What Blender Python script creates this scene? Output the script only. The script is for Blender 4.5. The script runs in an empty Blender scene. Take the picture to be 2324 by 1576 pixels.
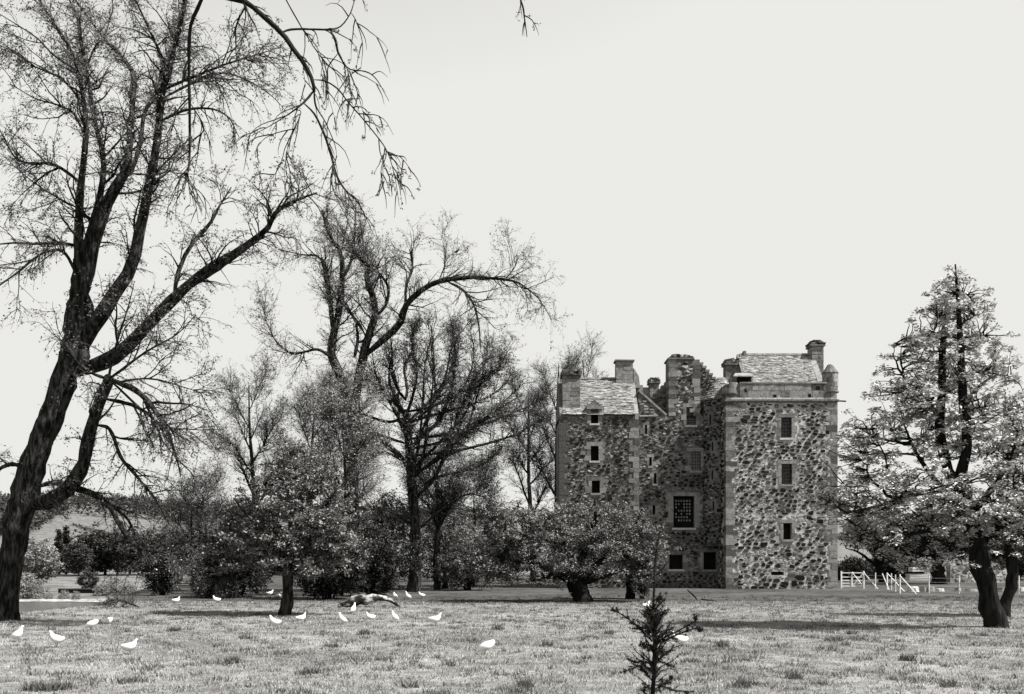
import bpy, math, random
import numpy as np
from mathutils import Vector

# ------------------------------------------------------------------ camera, sky, sun
SC = bpy.context.scene
COL = SC.collection
FO, CX, HY, EYE = 2259.7, 1162.0, 1269.8, 2.0      # focal length, centre, horizon in 2324-px picture units; eye height in m
cam = bpy.data.cameras.new('camera'); cam_ob = bpy.data.objects.new('camera', cam); COL.objects.link(cam_ob)
cam.sensor_width = 36.0; cam.lens = FO/2324*36.0
cam.shift_y = (HY-788.0)/2324
cam.clip_start = 0.1; cam.clip_end = 6000
cam_ob.location = (0, 0, EYE); cam_ob.rotation_euler = (math.radians(90), 0, 0)
SC.camera = cam_ob

SUN_EL, SUN_AZ = math.radians(52), math.radians(17)      # from the right, a little from the camera's side
sv = Vector((math.cos(SUN_EL)*math.cos(SUN_AZ), -math.cos(SUN_EL)*math.sin(SUN_AZ), math.sin(SUN_EL)))
world = bpy.data.worlds.new('World'); SC.world = world; world.use_nodes = True
nt = world.node_tree; nt.nodes.clear()
sky = nt.nodes.new('ShaderNodeTexSky'); sky.sky_type = 'NISHITA'; sky.sun_disc = False
sky.sun_elevation = SUN_EL; sky.sun_rotation = math.atan2(sv.x, sv.y); sky.dust_density = 1.2; sky.air_density = 1.0
bw = nt.nodes.new('ShaderNodeRGBToBW'); mn = nt.nodes.new('ShaderNodeMath'); mn.operation = 'MINIMUM'; mn.inputs[1].default_value = 2.0
tint = nt.nodes.new('ShaderNodeMix'); tint.data_type = 'RGBA'; tint.blend_type = 'MULTIPLY'; tint.inputs[0].default_value = 1.0
tint.inputs[7].default_value = (1.0, 0.995, 0.962, 1)
bg = nt.nodes.new('ShaderNodeBackground'); bg.inputs[1].default_value = 0.15
wo = nt.nodes.new('ShaderNodeOutputWorld')
nt.links.new(sky.outputs[0], bw.inputs[0]); nt.links.new(bw.outputs[0], mn.inputs[0]); nt.links.new(mn.outputs[0], tint.inputs[6])
nt.links.new(tint.outputs[2], bg.inputs[0]); nt.links.new(bg.outputs[0], wo.inputs[0])
sun = bpy.data.lights.new('sun', 'SUN'); sun.energy = 4.6; sun.angle = math.radians(0.55); sun.color = (1, 0.99, 0.965)
sun_ob = bpy.data.objects.new('sun', sun); COL.objects.link(sun_ob); sun_ob.rotation_euler = sv.to_track_quat('Z', 'Y').to_euler()
sun_ob.location = (40, -20, 60)
SC.view_settings.view_transform = 'Standard'; SC.view_settings.look = 'None'; SC.view_settings.gamma = 1
SC.view_settings.exposure = 1.47
SC.render.engine = 'CYCLES'

rng = np.random.default_rng(11); random.seed(5)

# ------------------------------------------------------------------ materials (all in the print's neutral greys)
def tone(v): return (v, v*0.985, v*0.955, 1)
MATS = {}
def mat(name, lo, hi, scale=3.0, detail=6, rough=0.9, bump=0.0, bscale=None, stretch=(1, 1, 1), island=0.0, trans=0.0, contrast=(0.35, 0.65), spec=0.05, big=0.0, bigscale=0.3, coord='pos'):
    if name in MATS: return MATS[name]
    m = bpy.data.materials.new(name); m.use_nodes = True; t = m.node_tree; t.nodes.clear()
    N, L = t.nodes.new, t.links.new
    out = N('ShaderNodeOutputMaterial'); geo = N('ShaderNodeNewGeometry')
    src = geo.outputs['Position']
    if coord == 'obj': tc = N('ShaderNodeTexCoord'); src = tc.outputs['Object']
    mp = N('ShaderNodeMapping'); mp.inputs['Scale'].default_value = stretch; L(src, mp.inputs['Vector'])
    nz = N('ShaderNodeTexNoise'); nz.inputs['Scale'].default_value = scale; nz.inputs['Detail'].default_value = detail; nz.inputs['Roughness'].default_value = 0.65
    L(mp.outputs[0], nz.inputs['Vector'])
    mr = N('ShaderNodeMapRange'); mr.inputs[1].default_value = contrast[0]; mr.inputs[2].default_value = contrast[1]; mr.inputs[3].default_value = 0; mr.inputs[4].default_value = 1
    L(nz.outputs['Fac'], mr.inputs[0]); fac = mr.outputs[0]
    if island > 0:
        mx = N('ShaderNodeMath'); mx.operation = 'MULTIPLY_ADD'; mx.inputs[1].default_value = island
        m2 = N('ShaderNodeMath'); m2.operation = 'MULTIPLY'; m2.inputs[1].default_value = 1-island
        L(fac, m2.inputs[0]); L(geo.outputs['Random Per Island'], mx.inputs[0]); L(m2.outputs[0], mx.inputs[2]); fac = mx.outputs[0]
    if big > 0:
        n2 = N('ShaderNodeTexNoise'); n2.inputs['Scale'].default_value = bigscale; n2.inputs['Detail'].default_value = 3; L(mp.outputs[0], n2.inputs['Vector'])
        r2 = N('ShaderNodeMapRange'); r2.inputs[1].default_value = 0.35; r2.inputs[2].default_value = 0.65; L(n2.outputs['Fac'], r2.inputs[0])
        mx = N('ShaderNodeMath'); mx.operation = 'MULTIPLY_ADD'; mx.inputs[1].default_value = big
        m2 = N('ShaderNodeMath'); m2.operation = 'MULTIPLY'; m2.inputs[1].default_value = 1-big
        L(fac, m2.inputs[0]); L(r2.outputs[0], mx.inputs[0]); L(m2.outputs[0], mx.inputs[2]); fac = mx.outputs[0]
    cm = N('ShaderNodeMix'); cm.data_type = 'RGBA'; cm.inputs[6].default_value = tone(lo); cm.inputs[7].default_value = tone(hi)
    L(fac, cm.inputs[0])
    b = N('ShaderNodeBsdfPrincipled'); L(cm.outputs[2], b.inputs['Base Color']); b.inputs['Roughness'].default_value = rough; b.inputs['Specular IOR Level'].default_value = spec
    if bump > 0:
        bn = N('ShaderNodeTexNoise'); bn.inputs['Scale'].default_value = bscale or scale*2; bn.inputs['Detail'].default_value = 8; L(mp.outputs[0], bn.inputs['Vector'])
        bu = N('ShaderNodeBump'); bu.inputs['Strength'].default_value = 1; bu.inputs['Distance'].default_value = bump; L(bn.outputs['Fac'], bu.inputs['Height']); L(bu.outputs[0], b.inputs['Normal'])
    sh = b.outputs[0]
    if trans > 0:
        tr = N('ShaderNodeBsdfTranslucent'); L(cm.outputs[2], tr.inputs[0]); mxs = N('ShaderNodeMixShader'); mxs.inputs[0].default_value = trans
        L(sh, mxs.inputs[1]); L(tr.outputs[0], mxs.inputs[2]); sh = mxs.outputs[0]
    L(sh, out.inputs['Surface']); MATS[name] = m; return m

M_STONE = [mat('whinstone_dark', 0.004, 0.018, 9, bump=0.02, island=0.4), mat('whinstone', 0.010, 0.038, 9, bump=0.02, island=0.4),
           mat('fieldstone', 0.035, 0.10, 8, bump=0.02, island=0.4), mat('sandstone_grey', 0.13, 0.25, 7, bump=0.02, island=0.4),
           mat('sandstone_pale', 0.24, 0.48, 6, bump=0.015, island=0.4)]
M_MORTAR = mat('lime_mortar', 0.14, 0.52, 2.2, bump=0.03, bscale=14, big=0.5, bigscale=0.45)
M_MORTAR_D = mat('mortar_dark', 0.045, 0.18, 2.0, bump=0.03, bscale=14, big=0.5, bigscale=0.5)  # darkened partly to put the recessed centre's shade into the mortar
M_ASH = mat('ashlar_sandstone', 0.08, 0.28, 3.5, bump=0.015, bscale=12, island=0.35)
M_ASH_D = mat('ashlar_weathered', 0.045, 0.18, 3.0, bump=0.015, bscale=12, island=0.3)
M_SLATE = mat('stone_slate', 0.035, 0.30, 4.0, rough=0.8, island=0.6, bump=0.01)
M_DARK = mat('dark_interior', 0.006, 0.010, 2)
M_GLASS = mat('old_glass', 0.012, 0.05, 6, rough=0.25, spec=0.5)
M_GLASSP = mat('pale_glass', 0.04, 0.22, 6, rough=0.3, spec=0.5, island=0.6)  # in the leaded panes its paleness stands in for light from behind
M_IRON = mat('iron_bar', 0.012, 0.03, 6, rough=0.6)
M_LEAD = mat('weathered_lead', 0.02, 0.05, 5)
M_BARK = mat('bark_grey', 0.006, 0.06, 9, stretch=(1, 1, 0.2), bump=0.09, bscale=9, contrast=(0.44, 0.66))
M_BARKD = mat('bark_dark', 0.004, 0.018, 9, stretch=(1, 1, 0.22), bump=0.06, bscale=10)
M_TWIG = mat('twig', 0.018, 0.05, 4)
M_LEAF_SP = mat('young_leaf', 0.025, 0.20, 1.0, island=0.8, trans=0.35)
M_SPROUT = mat('trunk_sprout_leaf', 0.10, 0.42, 1.0, island=0.8, trans=0.3)
M_LEAF_HW = mat('hawthorn_leaf', 0.006, 0.27, 1.2, island=0.85, trans=0.12, contrast=(0.3, 0.7))
M_LEAF_RT = mat('whitish_leaf', 0.03, 0.74, 1.0, island=0.85, trans=0.06, rough=0.55, spec=0.4)
M_LEAF_DK = mat('evergreen_leaf', 0.008, 0.05, 1.5, island=0.7, trans=0.1, rough=0.6)
M_LEAF_MD = mat('shrub_leaf', 0.02, 0.13, 1.2, island=0.8, trans=0.2)
M_LEAF_FAR = mat('far_leaf', 0.012, 0.085, 0.2, island=0.7, trans=0.15)
M_LEAF_FARL = mat('far_leaf_pale', 0.07, 0.30, 0.2, island=0.7, trans=0.2)
M_BLOSSOM = mat('blossom', 0.5, 0.8, 1.0, island=0.6, trans=0.3)
M_WHITE = mat('white_feather', 0.56, 0.72, 9, island=0.0, rough=0.8)
M_HORN = mat('hen_comb_and_leg', 0.10, 0.2, 9)
M_BLACKF = mat('black_feather', 0.008, 0.02, 5, rough=0.5)
M_PAINT = mat('white_fence_paint', 0.25, 0.62, 6, rough=0.6, contrast=(0.2, 0.5))
M_WIRE = mat('galvanised_wire', 0.12, 0.3, 6, rough=0.5)
M_PLANK = mat('pale_plank', 0.35, 0.6, 5, stretch=(0.2, 1, 3))
M_GRASS = mat('turf', 0.04, 0.23, 1.6, detail=9, bump=0.05, bscale=9, big=0.45, bigscale=0.22, contrast=(0.36, 0.62))
M_BLADE = mat('grass_blade', 0.09, 0.48, 1.1, island=0.55, trans=0.3, big=0.45, bigscale=0.35)
M_BLADED = mat('grass_blade_dark', 0.04, 0.17, 1.1, island=0.6, trans=0.2)
M_SOIL = mat('bare_soil', 0.03, 0.07, 4, bump=0.03)

# ------------------------------------------------------------------ scene helpers
def pt(x, y, D): return np.array([(x-CX)/FO*D, D, EYE+(HY-y)/FO*D])
def thing(name, label, cat, loc=(0, 0, 0), group=None, rz=0.0):
    o = bpy.data.objects.new(name, None); COL.objects.link(o); o.location = loc; o.rotation_euler = (0, 0, rz)
    o.empty_display_size = 0.3
    o['label'] = label; o['category'] = cat
    if group: o['group'] = group
    return o
def tag(o, label, cat, group=None):
    o['label'] = label; o['category'] = cat
    if group: o['group'] = group
    return o
def link(name, me, parent=None, kind=None):
    o = bpy.data.objects.new(name, me); COL.objects.link(o)
    if parent is not None: o.parent = parent
    if kind: o['kind'] = kind
    return o
def off(parent):
    """world position of a part's parent chain (Empties here are never rotated while parts are built)"""
    p = np.zeros(3)
    while parent is not None: p += np.array(parent.location); parent = parent.parent
    return p
def mesh(name, v, f, mats, parent=None, smooth=False, kind=None, midx=None, world=True):
    """f: (n,3) or (n,4) int array, or a list of faces"""
    v = np.asarray(v, dtype=np.float64)
    if world and parent is not None: v = v-off(parent)
    me = bpy.data.meshes.new(name)
    if isinstance(f, np.ndarray):
        n, k = f.shape
        me.vertices.add(len(v)); me.vertices.foreach_set('co', v.astype(np.float32).ravel())
        me.loops.add(n*k); me.loops.foreach_set('vertex_index', f.astype(np.int32).ravel())
        me.polygons.add(n); me.polygons.foreach_set('loop_start', np.arange(0, n*k, k, dtype=np.int32))
        me.update(calc_edges=True)
    else:
        me.from_pydata([tuple(q) for q in v], [], f)
    for m in (mats if isinstance(mats, (list, tuple)) else [mats]): me.materials.append(m)
    if midx is not None: me.polygons.foreach_set('material_index', np.asarray(midx, dtype=np.int32))
    me.polygons.foreach_set('use_smooth', np.full(len(me.polygons), bool(smooth)))
    me.update()
    return link(name, me, parent, kind)
class MB:
    """collects simple solids into one mesh"""
    def __init__(s): s.v = []; s.f = []; s.m = []
    def add(s, v, f, m=0):
        o = len(s.v); s.v += [tuple(q) for q in v]; s.f += [tuple(i+o for i in q) for q in f]; s.m += [m]*len(f)
    def box(s, a, b, m=0, jit=0.0):
        (x0, y0, z0), (x1, y1, z1) = a, b
        v = [(x0, y0, z0), (x1, y0, z0), (x1, y1, z0), (x0, y1, z0), (x0, y0, z1), (x1, y0, z1), (x1, y1, z1), (x0, y1, z1)]
        if jit: v = [tuple(c+random.uniform(-jit, jit) for c in q) for q in v]
        s.add(v, [(0, 3, 2, 1), (4, 5, 6, 7), (0, 1, 5, 4), (1, 2, 6, 5), (2, 3, 7, 6), (3, 0, 4, 7)], m)
    def prism(s, poly, y0, y1, m=0):
        """poly: (x,z) anticlockwise seen from the camera (-y)"""
        n = len(poly); v = [(x, y0, z) for x, z in poly]+[(x, y1, z) for x, z in poly]
        f = [tuple(range(n)), tuple(range(2*n-1, n-1, -1))]+[(i, n+i, n+(i+1) % n, (i+1) % n) for i in range(n)]
        s.add(v, f, m)
    def lathe(s, c, prof, n=20, m=0, a0=0, a1=2*math.pi):
        """prof: (r,z) bottom to top around c"""
        full = abs(a1-a0-2*math.pi) < 1e-6; k = n if full else n+1; v = []
        for r, z in prof:
            for i in range(k):
                a = a0+(a1-a0)*i/n; v.append((c[0]+r*math.cos(a), c[1]+r*math.sin(a), z))
        f = []
        for j in range(len(prof)-1):
            for i in range(n):
                i2 = (i+1) % k; f.append((j*k+i, j*k+i2, (j+1)*k+i2, (j+1)*k+i))
        f.append(tuple(range((len(prof)-1)*k, len(prof)*k)))
        s.add(v, f, m)
    def bar(s, p, q, r, n=5, m=0, r2=None):
        p, q = np.array(p, float), np.array(q, float); d = q-p; d /= np.linalg.norm(d)
        a = np.cross(d, (0, 0, 1) if abs(d[2]) < 0.9 else (1, 0, 0)); a /= np.linalg.norm(a); b = np.cross(d, a)
        v = [p+r*(math.cos(t)*a+math.sin(t)*b) for t in np.arange(n)*2*math.pi/n]+[q+(r2 or r)*(math.cos(t)*a+math.sin(t)*b) for t in np.arange(n)*2*math.pi/n]
        s.add(v, [(i, (i+1) % n, n+(i+1) % n, n+i) for i in range(n)]+[tuple(range(n, 2*n)), tuple(range(n-1, -1, -1))], m)
    def build(s, name, mats, parent=None, smooth=False, kind=None): return mesh(name, s.v, s.f, mats, parent, smooth, kind, s.m)

# ------------------------------------------------------------------ terrain
def sst(t): t = np.clip(t, 0, 1); return t*t*(3-2*t)
_w = [(random.uniform(0, 6.3), random.uniform(-1, 1), random.uniform(-1, 1)) for _ in range(14)]
def wav(x, y, s): return sum(np.sin(p+(a*x+b*y)*s*(1+0.17*i)) for i, (p, a, b) in enumerate(_w))/14
FY = np.array([-200, 150, 168, 176, 200, 242, 330, 430, 600, 900, 1000, 1150, 1500, 3500], float)
FZ = np.array([-6.5, -6.5, -5.2, -4.6, -3.7, -2.4, -1.0, 2.0, 7.5, 33, 41, 46, 46, 40], float)
def ground_z(x, y):
    x = np.asarray(x, float); y = np.asarray(y, float)
    edge = -17.6-np.clip(y-44, 0, 60)*0.28+0.5*np.sin(y*0.45)
    near = -6.5*sst((edge-x)/10.0)
    back = -6.5*sst((y-128)/18.0)
    near = np.minimum(near, back)
    near = near+0.05*wav(x, y, 0.9)*sst((y-8)/10)+0.025*wav(x+9, y, 3.1)
    yy = y+10*wav(x, 0, 0.02)*sst((y-170)/60)
    far = np.interp(yy, FY, FZ)
    hill = 14*np.exp(-((x+450)/150.0)**2)*sst((y-620)/380)
    far = far+hill+2.0*wav(x, y, 0.012)*sst((y-220)/200)
    return np.where(y > 150, far, np.maximum(near, -6.5))
def gz(x, y): return float(ground_z(x, y))
def gpt(x, y):
    """the point of the field seen at a pixel"""
    D = FO*EYE/max(y-HY, 8)
    for _ in range(6):
        z = gz((x-CX)/FO*D, D); D = FO*(EYE-z)/max(y-HY, 8)
    return np.array([(x-CX)/FO*D, D, gz((x-CX)/FO*D, D)])
ys = [-40.0]
while ys[-1] < 3400: ys.append(ys[-1]+max(0.22, 0.013*max(ys[-1], 0)))
ys = np.array(ys); us = np.linspace(-1.25, 1.25, 260)
gy, gu = np.meshgrid(ys, us, indexing='ij'); gx = gu*(np.maximum(gy, 0)*0.75+26)
gv = np.stack([gx, gy, ground_z(gx, gy)], -1).reshape(-1, 3)
nr, nc = gy.shape; ii = (np.arange(nr-1)[:, None]*nc+np.arange(nc-1)[None]).ravel()
gf = np.stack([ii, ii+1, ii+nc+1, ii+nc], -1)
# the lawn kept short round the castle is a darker green than the dry pasture
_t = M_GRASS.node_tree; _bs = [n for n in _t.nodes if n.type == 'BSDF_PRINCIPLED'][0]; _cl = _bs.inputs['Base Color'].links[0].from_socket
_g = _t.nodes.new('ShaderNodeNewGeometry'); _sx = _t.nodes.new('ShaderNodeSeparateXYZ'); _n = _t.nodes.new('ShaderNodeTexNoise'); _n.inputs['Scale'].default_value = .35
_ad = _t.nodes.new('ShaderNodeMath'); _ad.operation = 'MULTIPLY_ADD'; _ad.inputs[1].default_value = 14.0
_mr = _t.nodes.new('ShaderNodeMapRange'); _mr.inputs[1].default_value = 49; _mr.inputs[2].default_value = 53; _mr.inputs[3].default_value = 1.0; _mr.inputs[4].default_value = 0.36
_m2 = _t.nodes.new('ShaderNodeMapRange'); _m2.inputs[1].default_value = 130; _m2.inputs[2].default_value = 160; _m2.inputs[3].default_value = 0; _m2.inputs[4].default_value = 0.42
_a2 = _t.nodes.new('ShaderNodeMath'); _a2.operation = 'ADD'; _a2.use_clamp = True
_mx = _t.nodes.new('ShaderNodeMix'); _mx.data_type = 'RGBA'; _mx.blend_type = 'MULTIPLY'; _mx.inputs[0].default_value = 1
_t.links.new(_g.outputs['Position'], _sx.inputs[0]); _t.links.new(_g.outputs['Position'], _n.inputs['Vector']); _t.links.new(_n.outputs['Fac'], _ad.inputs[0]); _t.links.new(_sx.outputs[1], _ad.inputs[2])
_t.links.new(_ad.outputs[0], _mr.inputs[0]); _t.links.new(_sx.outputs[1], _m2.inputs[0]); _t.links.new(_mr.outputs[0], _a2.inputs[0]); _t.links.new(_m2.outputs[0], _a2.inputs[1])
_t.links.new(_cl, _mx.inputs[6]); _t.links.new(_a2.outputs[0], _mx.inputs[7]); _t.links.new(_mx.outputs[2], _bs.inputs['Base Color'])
# far meadow, terrace and bank share the ground's own turf; the wet shore is bare mud
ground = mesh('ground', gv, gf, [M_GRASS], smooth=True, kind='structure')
ground['label'] = 'tussocky pasture running down to the river and up the far hill'
mw = bpy.data.materials.new('river_water'); mw.use_nodes = True; t = mw.node_tree; b = t.nodes['Principled BSDF']
b.inputs['Base Color'].default_value = tone(0.03); b.inputs['Roughness'].default_value = 0.12; b.inputs['IOR'].default_value = 1.33
tn = t.nodes.new('ShaderNodeTexNoise'); tn.inputs['Scale'].default_value = 0.9; tn.inputs['Detail'].default_value = 4; tb = t.nodes.new('ShaderNodeBump'); tb.inputs['Distance'].default_value = 0.4
tg = t.nodes.new('ShaderNodeNewGeometry'); t.links.new(tg.outputs['Position'], tn.inputs['Vector']); t.links.new(tn.outputs['Fac'], tb.inputs['Height']); t.links.new(tb.outputs[0], b.inputs['Normal'])
mesh('river', [(-420, 20, -5.1), (420, 20, -5.1), (420, 190, -5.1), (-420, 190, -5.1)], [(0, 1, 2, 3)], mw, kind='structure')
xs_ = np.linspace(-150, -40, 60); lo_ = np.stack([xs_, 165.5+1.2*np.sin(xs_*.3), np.full(60, -5.06)], -1); hi_ = np.stack([xs_, 169+1.0*np.sin(xs_*.5), np.full(60, -4.86)], -1); bk_ = np.stack([xs_, np.full(60, 173.), ground_z(xs_, np.full(60, 173.))-.02], -1)
mesh('shingle_shore', np.vstack([lo_, hi_, bk_]), [(i+k*60, i+1+k*60, i+61+k*60, i+60+k*60) for i in range(59) for k in range(2)], mat('pale_shingle', .10, .34, .7), kind='structure')
# ------------------------------------------------------------------ castle
CASTLE = thing('castle', 'ruined rubble stone tower house with stepped gables, chimneys and barred windows', 'castle', (float((1480-CX)/FO*70), 70.0, 0.0))
def cxp(cx, D): return (1242.6+cx*0.38977-CX)/FO*D              # castle close-up units to metres at depth D
def czp(cy, D): return EYE+(HY-753.9-cy*0.38977)/FO*D
def inside(poly, x, z):
    c = False; n = len(poly)
    for i in range(n):
        (x0, z0), (x1, z1) = poly[i], poly[(i+1) % n]
        if (z0 > z) != (z1 > z) and x < (x1-x0)*(z-z0)/(z1-z0)+x0: c = not c
    return c
def voronoi(w, h, sx, sz, R):
    """cells of irregular rubble: evenly jittered seeds in a space squashed so that the stones lie on their beds"""
    k = sx/sz; return [[(a, b_/k) for a, b_ in c] for c in vor_iso(w, h*k, sx, R)]
def vor_iso(w, h, sx, R):
    sz = sx; pts = []; rows = int(h/sz)+3
    for j in range(-1, rows):
        x = -sx+R.random()*sx
        while x < w+sx:
            r = R.random()
            if r > 0.17:
                pts.append((x+R.uniform(-.3, .3)*sx, (j+.5)*sz+R.uniform(-.2, .2)*sz))
                if r > 0.66: pts.append((x+R.uniform(-.5, .5)*sx, (j+.5)*sz+R.uniform(.35, .55)*sz))
            x += sx*R.uniform(0.6, 1.4)
    P = np.array(pts); grid = {}; cs = max(sx, sz)*1.2
    for i, (a, b_) in enumerate(pts): grid.setdefault((int(a//cs), int(b_//cs)), []).append(i)
    cells = []
    for i, (px, pz) in enumerate(pts):
        if not (0 < px < w and 0 < pz < h): continue
        gi, gj = int(px//cs), int(pz//cs)
        nb = [k for a in range(gi-2, gi+3) for b_ in range(gj-2, gj+3) for k in grid.get((a, b_), ()) if k != i]
        nb.sort(key=lambda k: (pts[k][0]-px)**2+(pts[k][1]-pz)**2)
        poly = [(px-1.5, pz-1.5), (px+1.5, pz-1.5), (px+1.5, pz+1.5), (px-1.5, pz+1.5)]
        for k in nb[:16]:
            qx, qz = pts[k]; mx, mz = (px+qx)/2, (pz+qz)/2; nx, nz = qx-px, qz-pz; new = []
            for a in range(len(poly)):
                A, B = poly[a], poly[(a+1) % len(poly)]
                da = (A[0]-mx)*nx+(A[1]-mz)*nz; db = (B[0]-mx)*nx+(B[1]-mz)*nz
                if da <= 0: new.append(A)
                if (da < 0) != (db < 0) and da != db: s = da/(da-db); new.append((A[0]+s*(B[0]-A[0]), A[1]+s*(B[1]-A[1])))
            poly = new
            if len(poly) < 3: break
        if len(poly) >= 3: cells.append(poly)
    return cells
STONES = []        # every rubble stone: (size, verts, faces, tone, parent)
def rubble(parent, mapf, x0, z0, w, h, sx, sz, gap, weights, keep, seed, proud=(0.02, 0.06), lowdark=0.0, stain_shade=()):
    """lay rubble over a face: mapf(u, v, proud) gives the world point; keep(u, v) says where the face is"""
    R = random.Random(seed); ph = [R.uniform(0, 6) for _ in range(6)]
    for poly in voronoi(w, h, sx, sz, R):
        c = np.mean(poly, 0); u, v = x0+c[0], z0+c[1]
        q = []
        for i in range(len(poly)):                                # one corner cut, so that the stones are rounded
            A, B = np.array(poly[i]), np.array(poly[(i+1) % len(poly)])
            if np.linalg.norm(A-B) < 0.03: q.append((A+B)/2); continue
            q += [A*.78+B*.22, A*.22+B*.78]
        if len(q) < 4: continue
        q = np.array(q); rad = np.sqrt(((q-c)**2).sum(1)).mean()
        g = gap*R.uniform(0.5, 1.9); k = max(0.35, 1-g/rad)
        q = c+(q-c)*k*np.array([[R.uniform(.84, 1.06)] for _ in q])
        if not all(keep(x0+a, z0+b_) for a, b_ in q): 
            q = c+(q-c)*0.72
            if not all(keep(x0+a, z0+b_) for a, b_ in q): continue
        n = len(q); pr = R.uniform(*proud); tx, tz = R.uniform(-.05, .05), R.uniform(-.05, .05)
        ring2 = c+(q-c)*R.uniform(.74, .88)
        vs = [mapf(x0+a, z0+b_, -0.01) for a, b_ in q]+[mapf(x0+a, z0+b_, pr+(a-c[0])*tx+(b_-c[1])*tz) for a, b_ in ring2]
        fs = [(i, (i+1) % n, n+(i+1) % n, n+i) for i in range(n)]+[tuple(range(n, 2*n))]
        pn = math.sin(u*1.3+ph[0])+math.sin(v*1.1+ph[1])+math.sin((u+v)*.8+ph[2])+0.8*math.sin((u-v)*2.1+ph[3])
        if any(a_ < u < b2_ and c_ < v < d_ for a_, b2_, c_, d_ in stain_shade): pn += 5.0
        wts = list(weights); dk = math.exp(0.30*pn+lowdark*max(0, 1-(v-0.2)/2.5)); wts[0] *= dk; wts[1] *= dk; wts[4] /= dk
        if rad < 0.11: wts[4] *= 1.8; wts[3] *= 1.4
        t_ = R.choices(range(5), wts)[0]
        STONES.append((rad*k*(1.0 if t_ < 4 else .9), vs, fs, t_, parent))
def rubble2(parent, mapf, x0, z0, w, h, big, fine, pdark, lights, keep, seed, lowdark=0.0, stain_shade=(), gap=.03):
    """a bed of small pale rubble with big dark boulders set in it"""
    R = random.Random(seed); ph = [R.uniform(0, 6) for _ in range(6)]; taken = {}
    def emit(poly, g, t_, pr, jit, bl=.6):
        """a roughly squared, rounded stone filling its cell: half cell outline, half bedded block"""
        c = np.mean(poly, 0); P = np.array(poly); lo, hi = P.min(0), P.max(0); c = (c+(lo+hi)/2)/2; a_, b2_ = (hi-lo)*.5*np.array([.80, .80]); n = 11; q = []
        rot = R.uniform(-.12, .12); e = 2/R.uniform(2.6, 5)
        for i in range(n):
            t = 2*math.pi*(i+R.uniform(-.25, .25))/n; ct, st_ = math.cos(t), math.sin(t)
            d = np.array([math.copysign(abs(ct)**e, ct)*a_, math.copysign(abs(st_)**e, st_)*b2_])
            d = np.array([d[0]*math.cos(rot)-d[1]*math.sin(rot), d[0]*math.sin(rot)+d[1]*math.cos(rot)])
            best = 9.0                                              # distance to the cell's edge along d
            for k_ in range(len(poly)):
                A, B = P[k_]-c, P[(k_+1) % len(poly)]-c; ex, ez = B-A; den = d[0]*ez-d[1]*ex
                if abs(den) < 1e-9: continue
                s_ = (A[0]*ez-A[1]*ex)/den
                if s_ > 0: best = min(best, s_)
            q.append(c+d*(bl*min(1, best*1.06)+(1-bl)*min(best, 1.25)))
        q = np.array(q); rad = np.sqrt(((q-c)**2).sum(1)).mean(); k = max(.45, 1-g/rad); q = c+(q-c)*k*np.array([[R.uniform(1-jit, 1.04)] for _ in q])
        if not all(keep(x0+a, z0+b_) for a, b_ in q): return None
        n = len(q); tx, tz = R.uniform(-.06, .06), R.uniform(-.06, .06); r2 = c+(q-c)*R.uniform(.76, .9)
        vs = [mapf(x0+a, z0+b_, -.01) for a, b_ in q]+[mapf(x0+a, z0+b_, pr+(a-c[0])*tx+(b_-c[1])*tz) for a, b_ in r2]
        STONES.append((rad*k, vs, [(i, (i+1) % n, n+(i+1) % n, n+i) for i in range(n)]+[tuple(range(n, 2*n))], t_, parent)); return q
    for poly in voronoi(w, h, big[0], big[1], R):
        c = np.mean(poly, 0); u, v = x0+c[0], z0+c[1]
        pn = math.sin(u*1.5+ph[0]+math.sin(v*.8))+math.sin(v*1.9+ph[1]+math.sin(u*1.1+ph[2]))+math.sin(u*.6+ph[4])*math.sin(v*.9+ph[5])
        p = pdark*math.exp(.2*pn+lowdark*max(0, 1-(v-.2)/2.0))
        if any(a_ < u < b2_ and c_ < v < d_ for a_, b2_, c_, d_ in stain_shade): p = .95
        if R.random() > p: continue
        q = emit(poly, gap*R.uniform(.4, 1.8), R.choices((0, 1, 2), (5, 3.2, 1.8))[0], R.uniform(.03, .075), .13)
        if q is None: continue
        a0, a1 = q.min(0), q.max(0)
        for gi in range(int(a0[0]/.2), int(a1[0]/.2)+1):
            for gj in range(int(a0[1]/.2), int(a1[1]/.2)+1): taken.setdefault((gi, gj), []).append([tuple(r) for r in q])
    for poly in voronoi(w, h, fine[0], fine[1], R):
        c = np.mean(poly, 0)
        if any(inside(t_, a, b_) for (a, b_) in [(a*.8+c[0]*.2, b_*.8+c[1]*.2) for a, b_ in poly]+[tuple(c)] for t_ in taken.get((int(a/.2), int(b_/.2)), ())): continue
        emit(poly, .008*R.uniform(.6, 2.2), R.choices((1, 2, 3, 4), lights)[0], R.uniform(.008, .035), .08)
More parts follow.
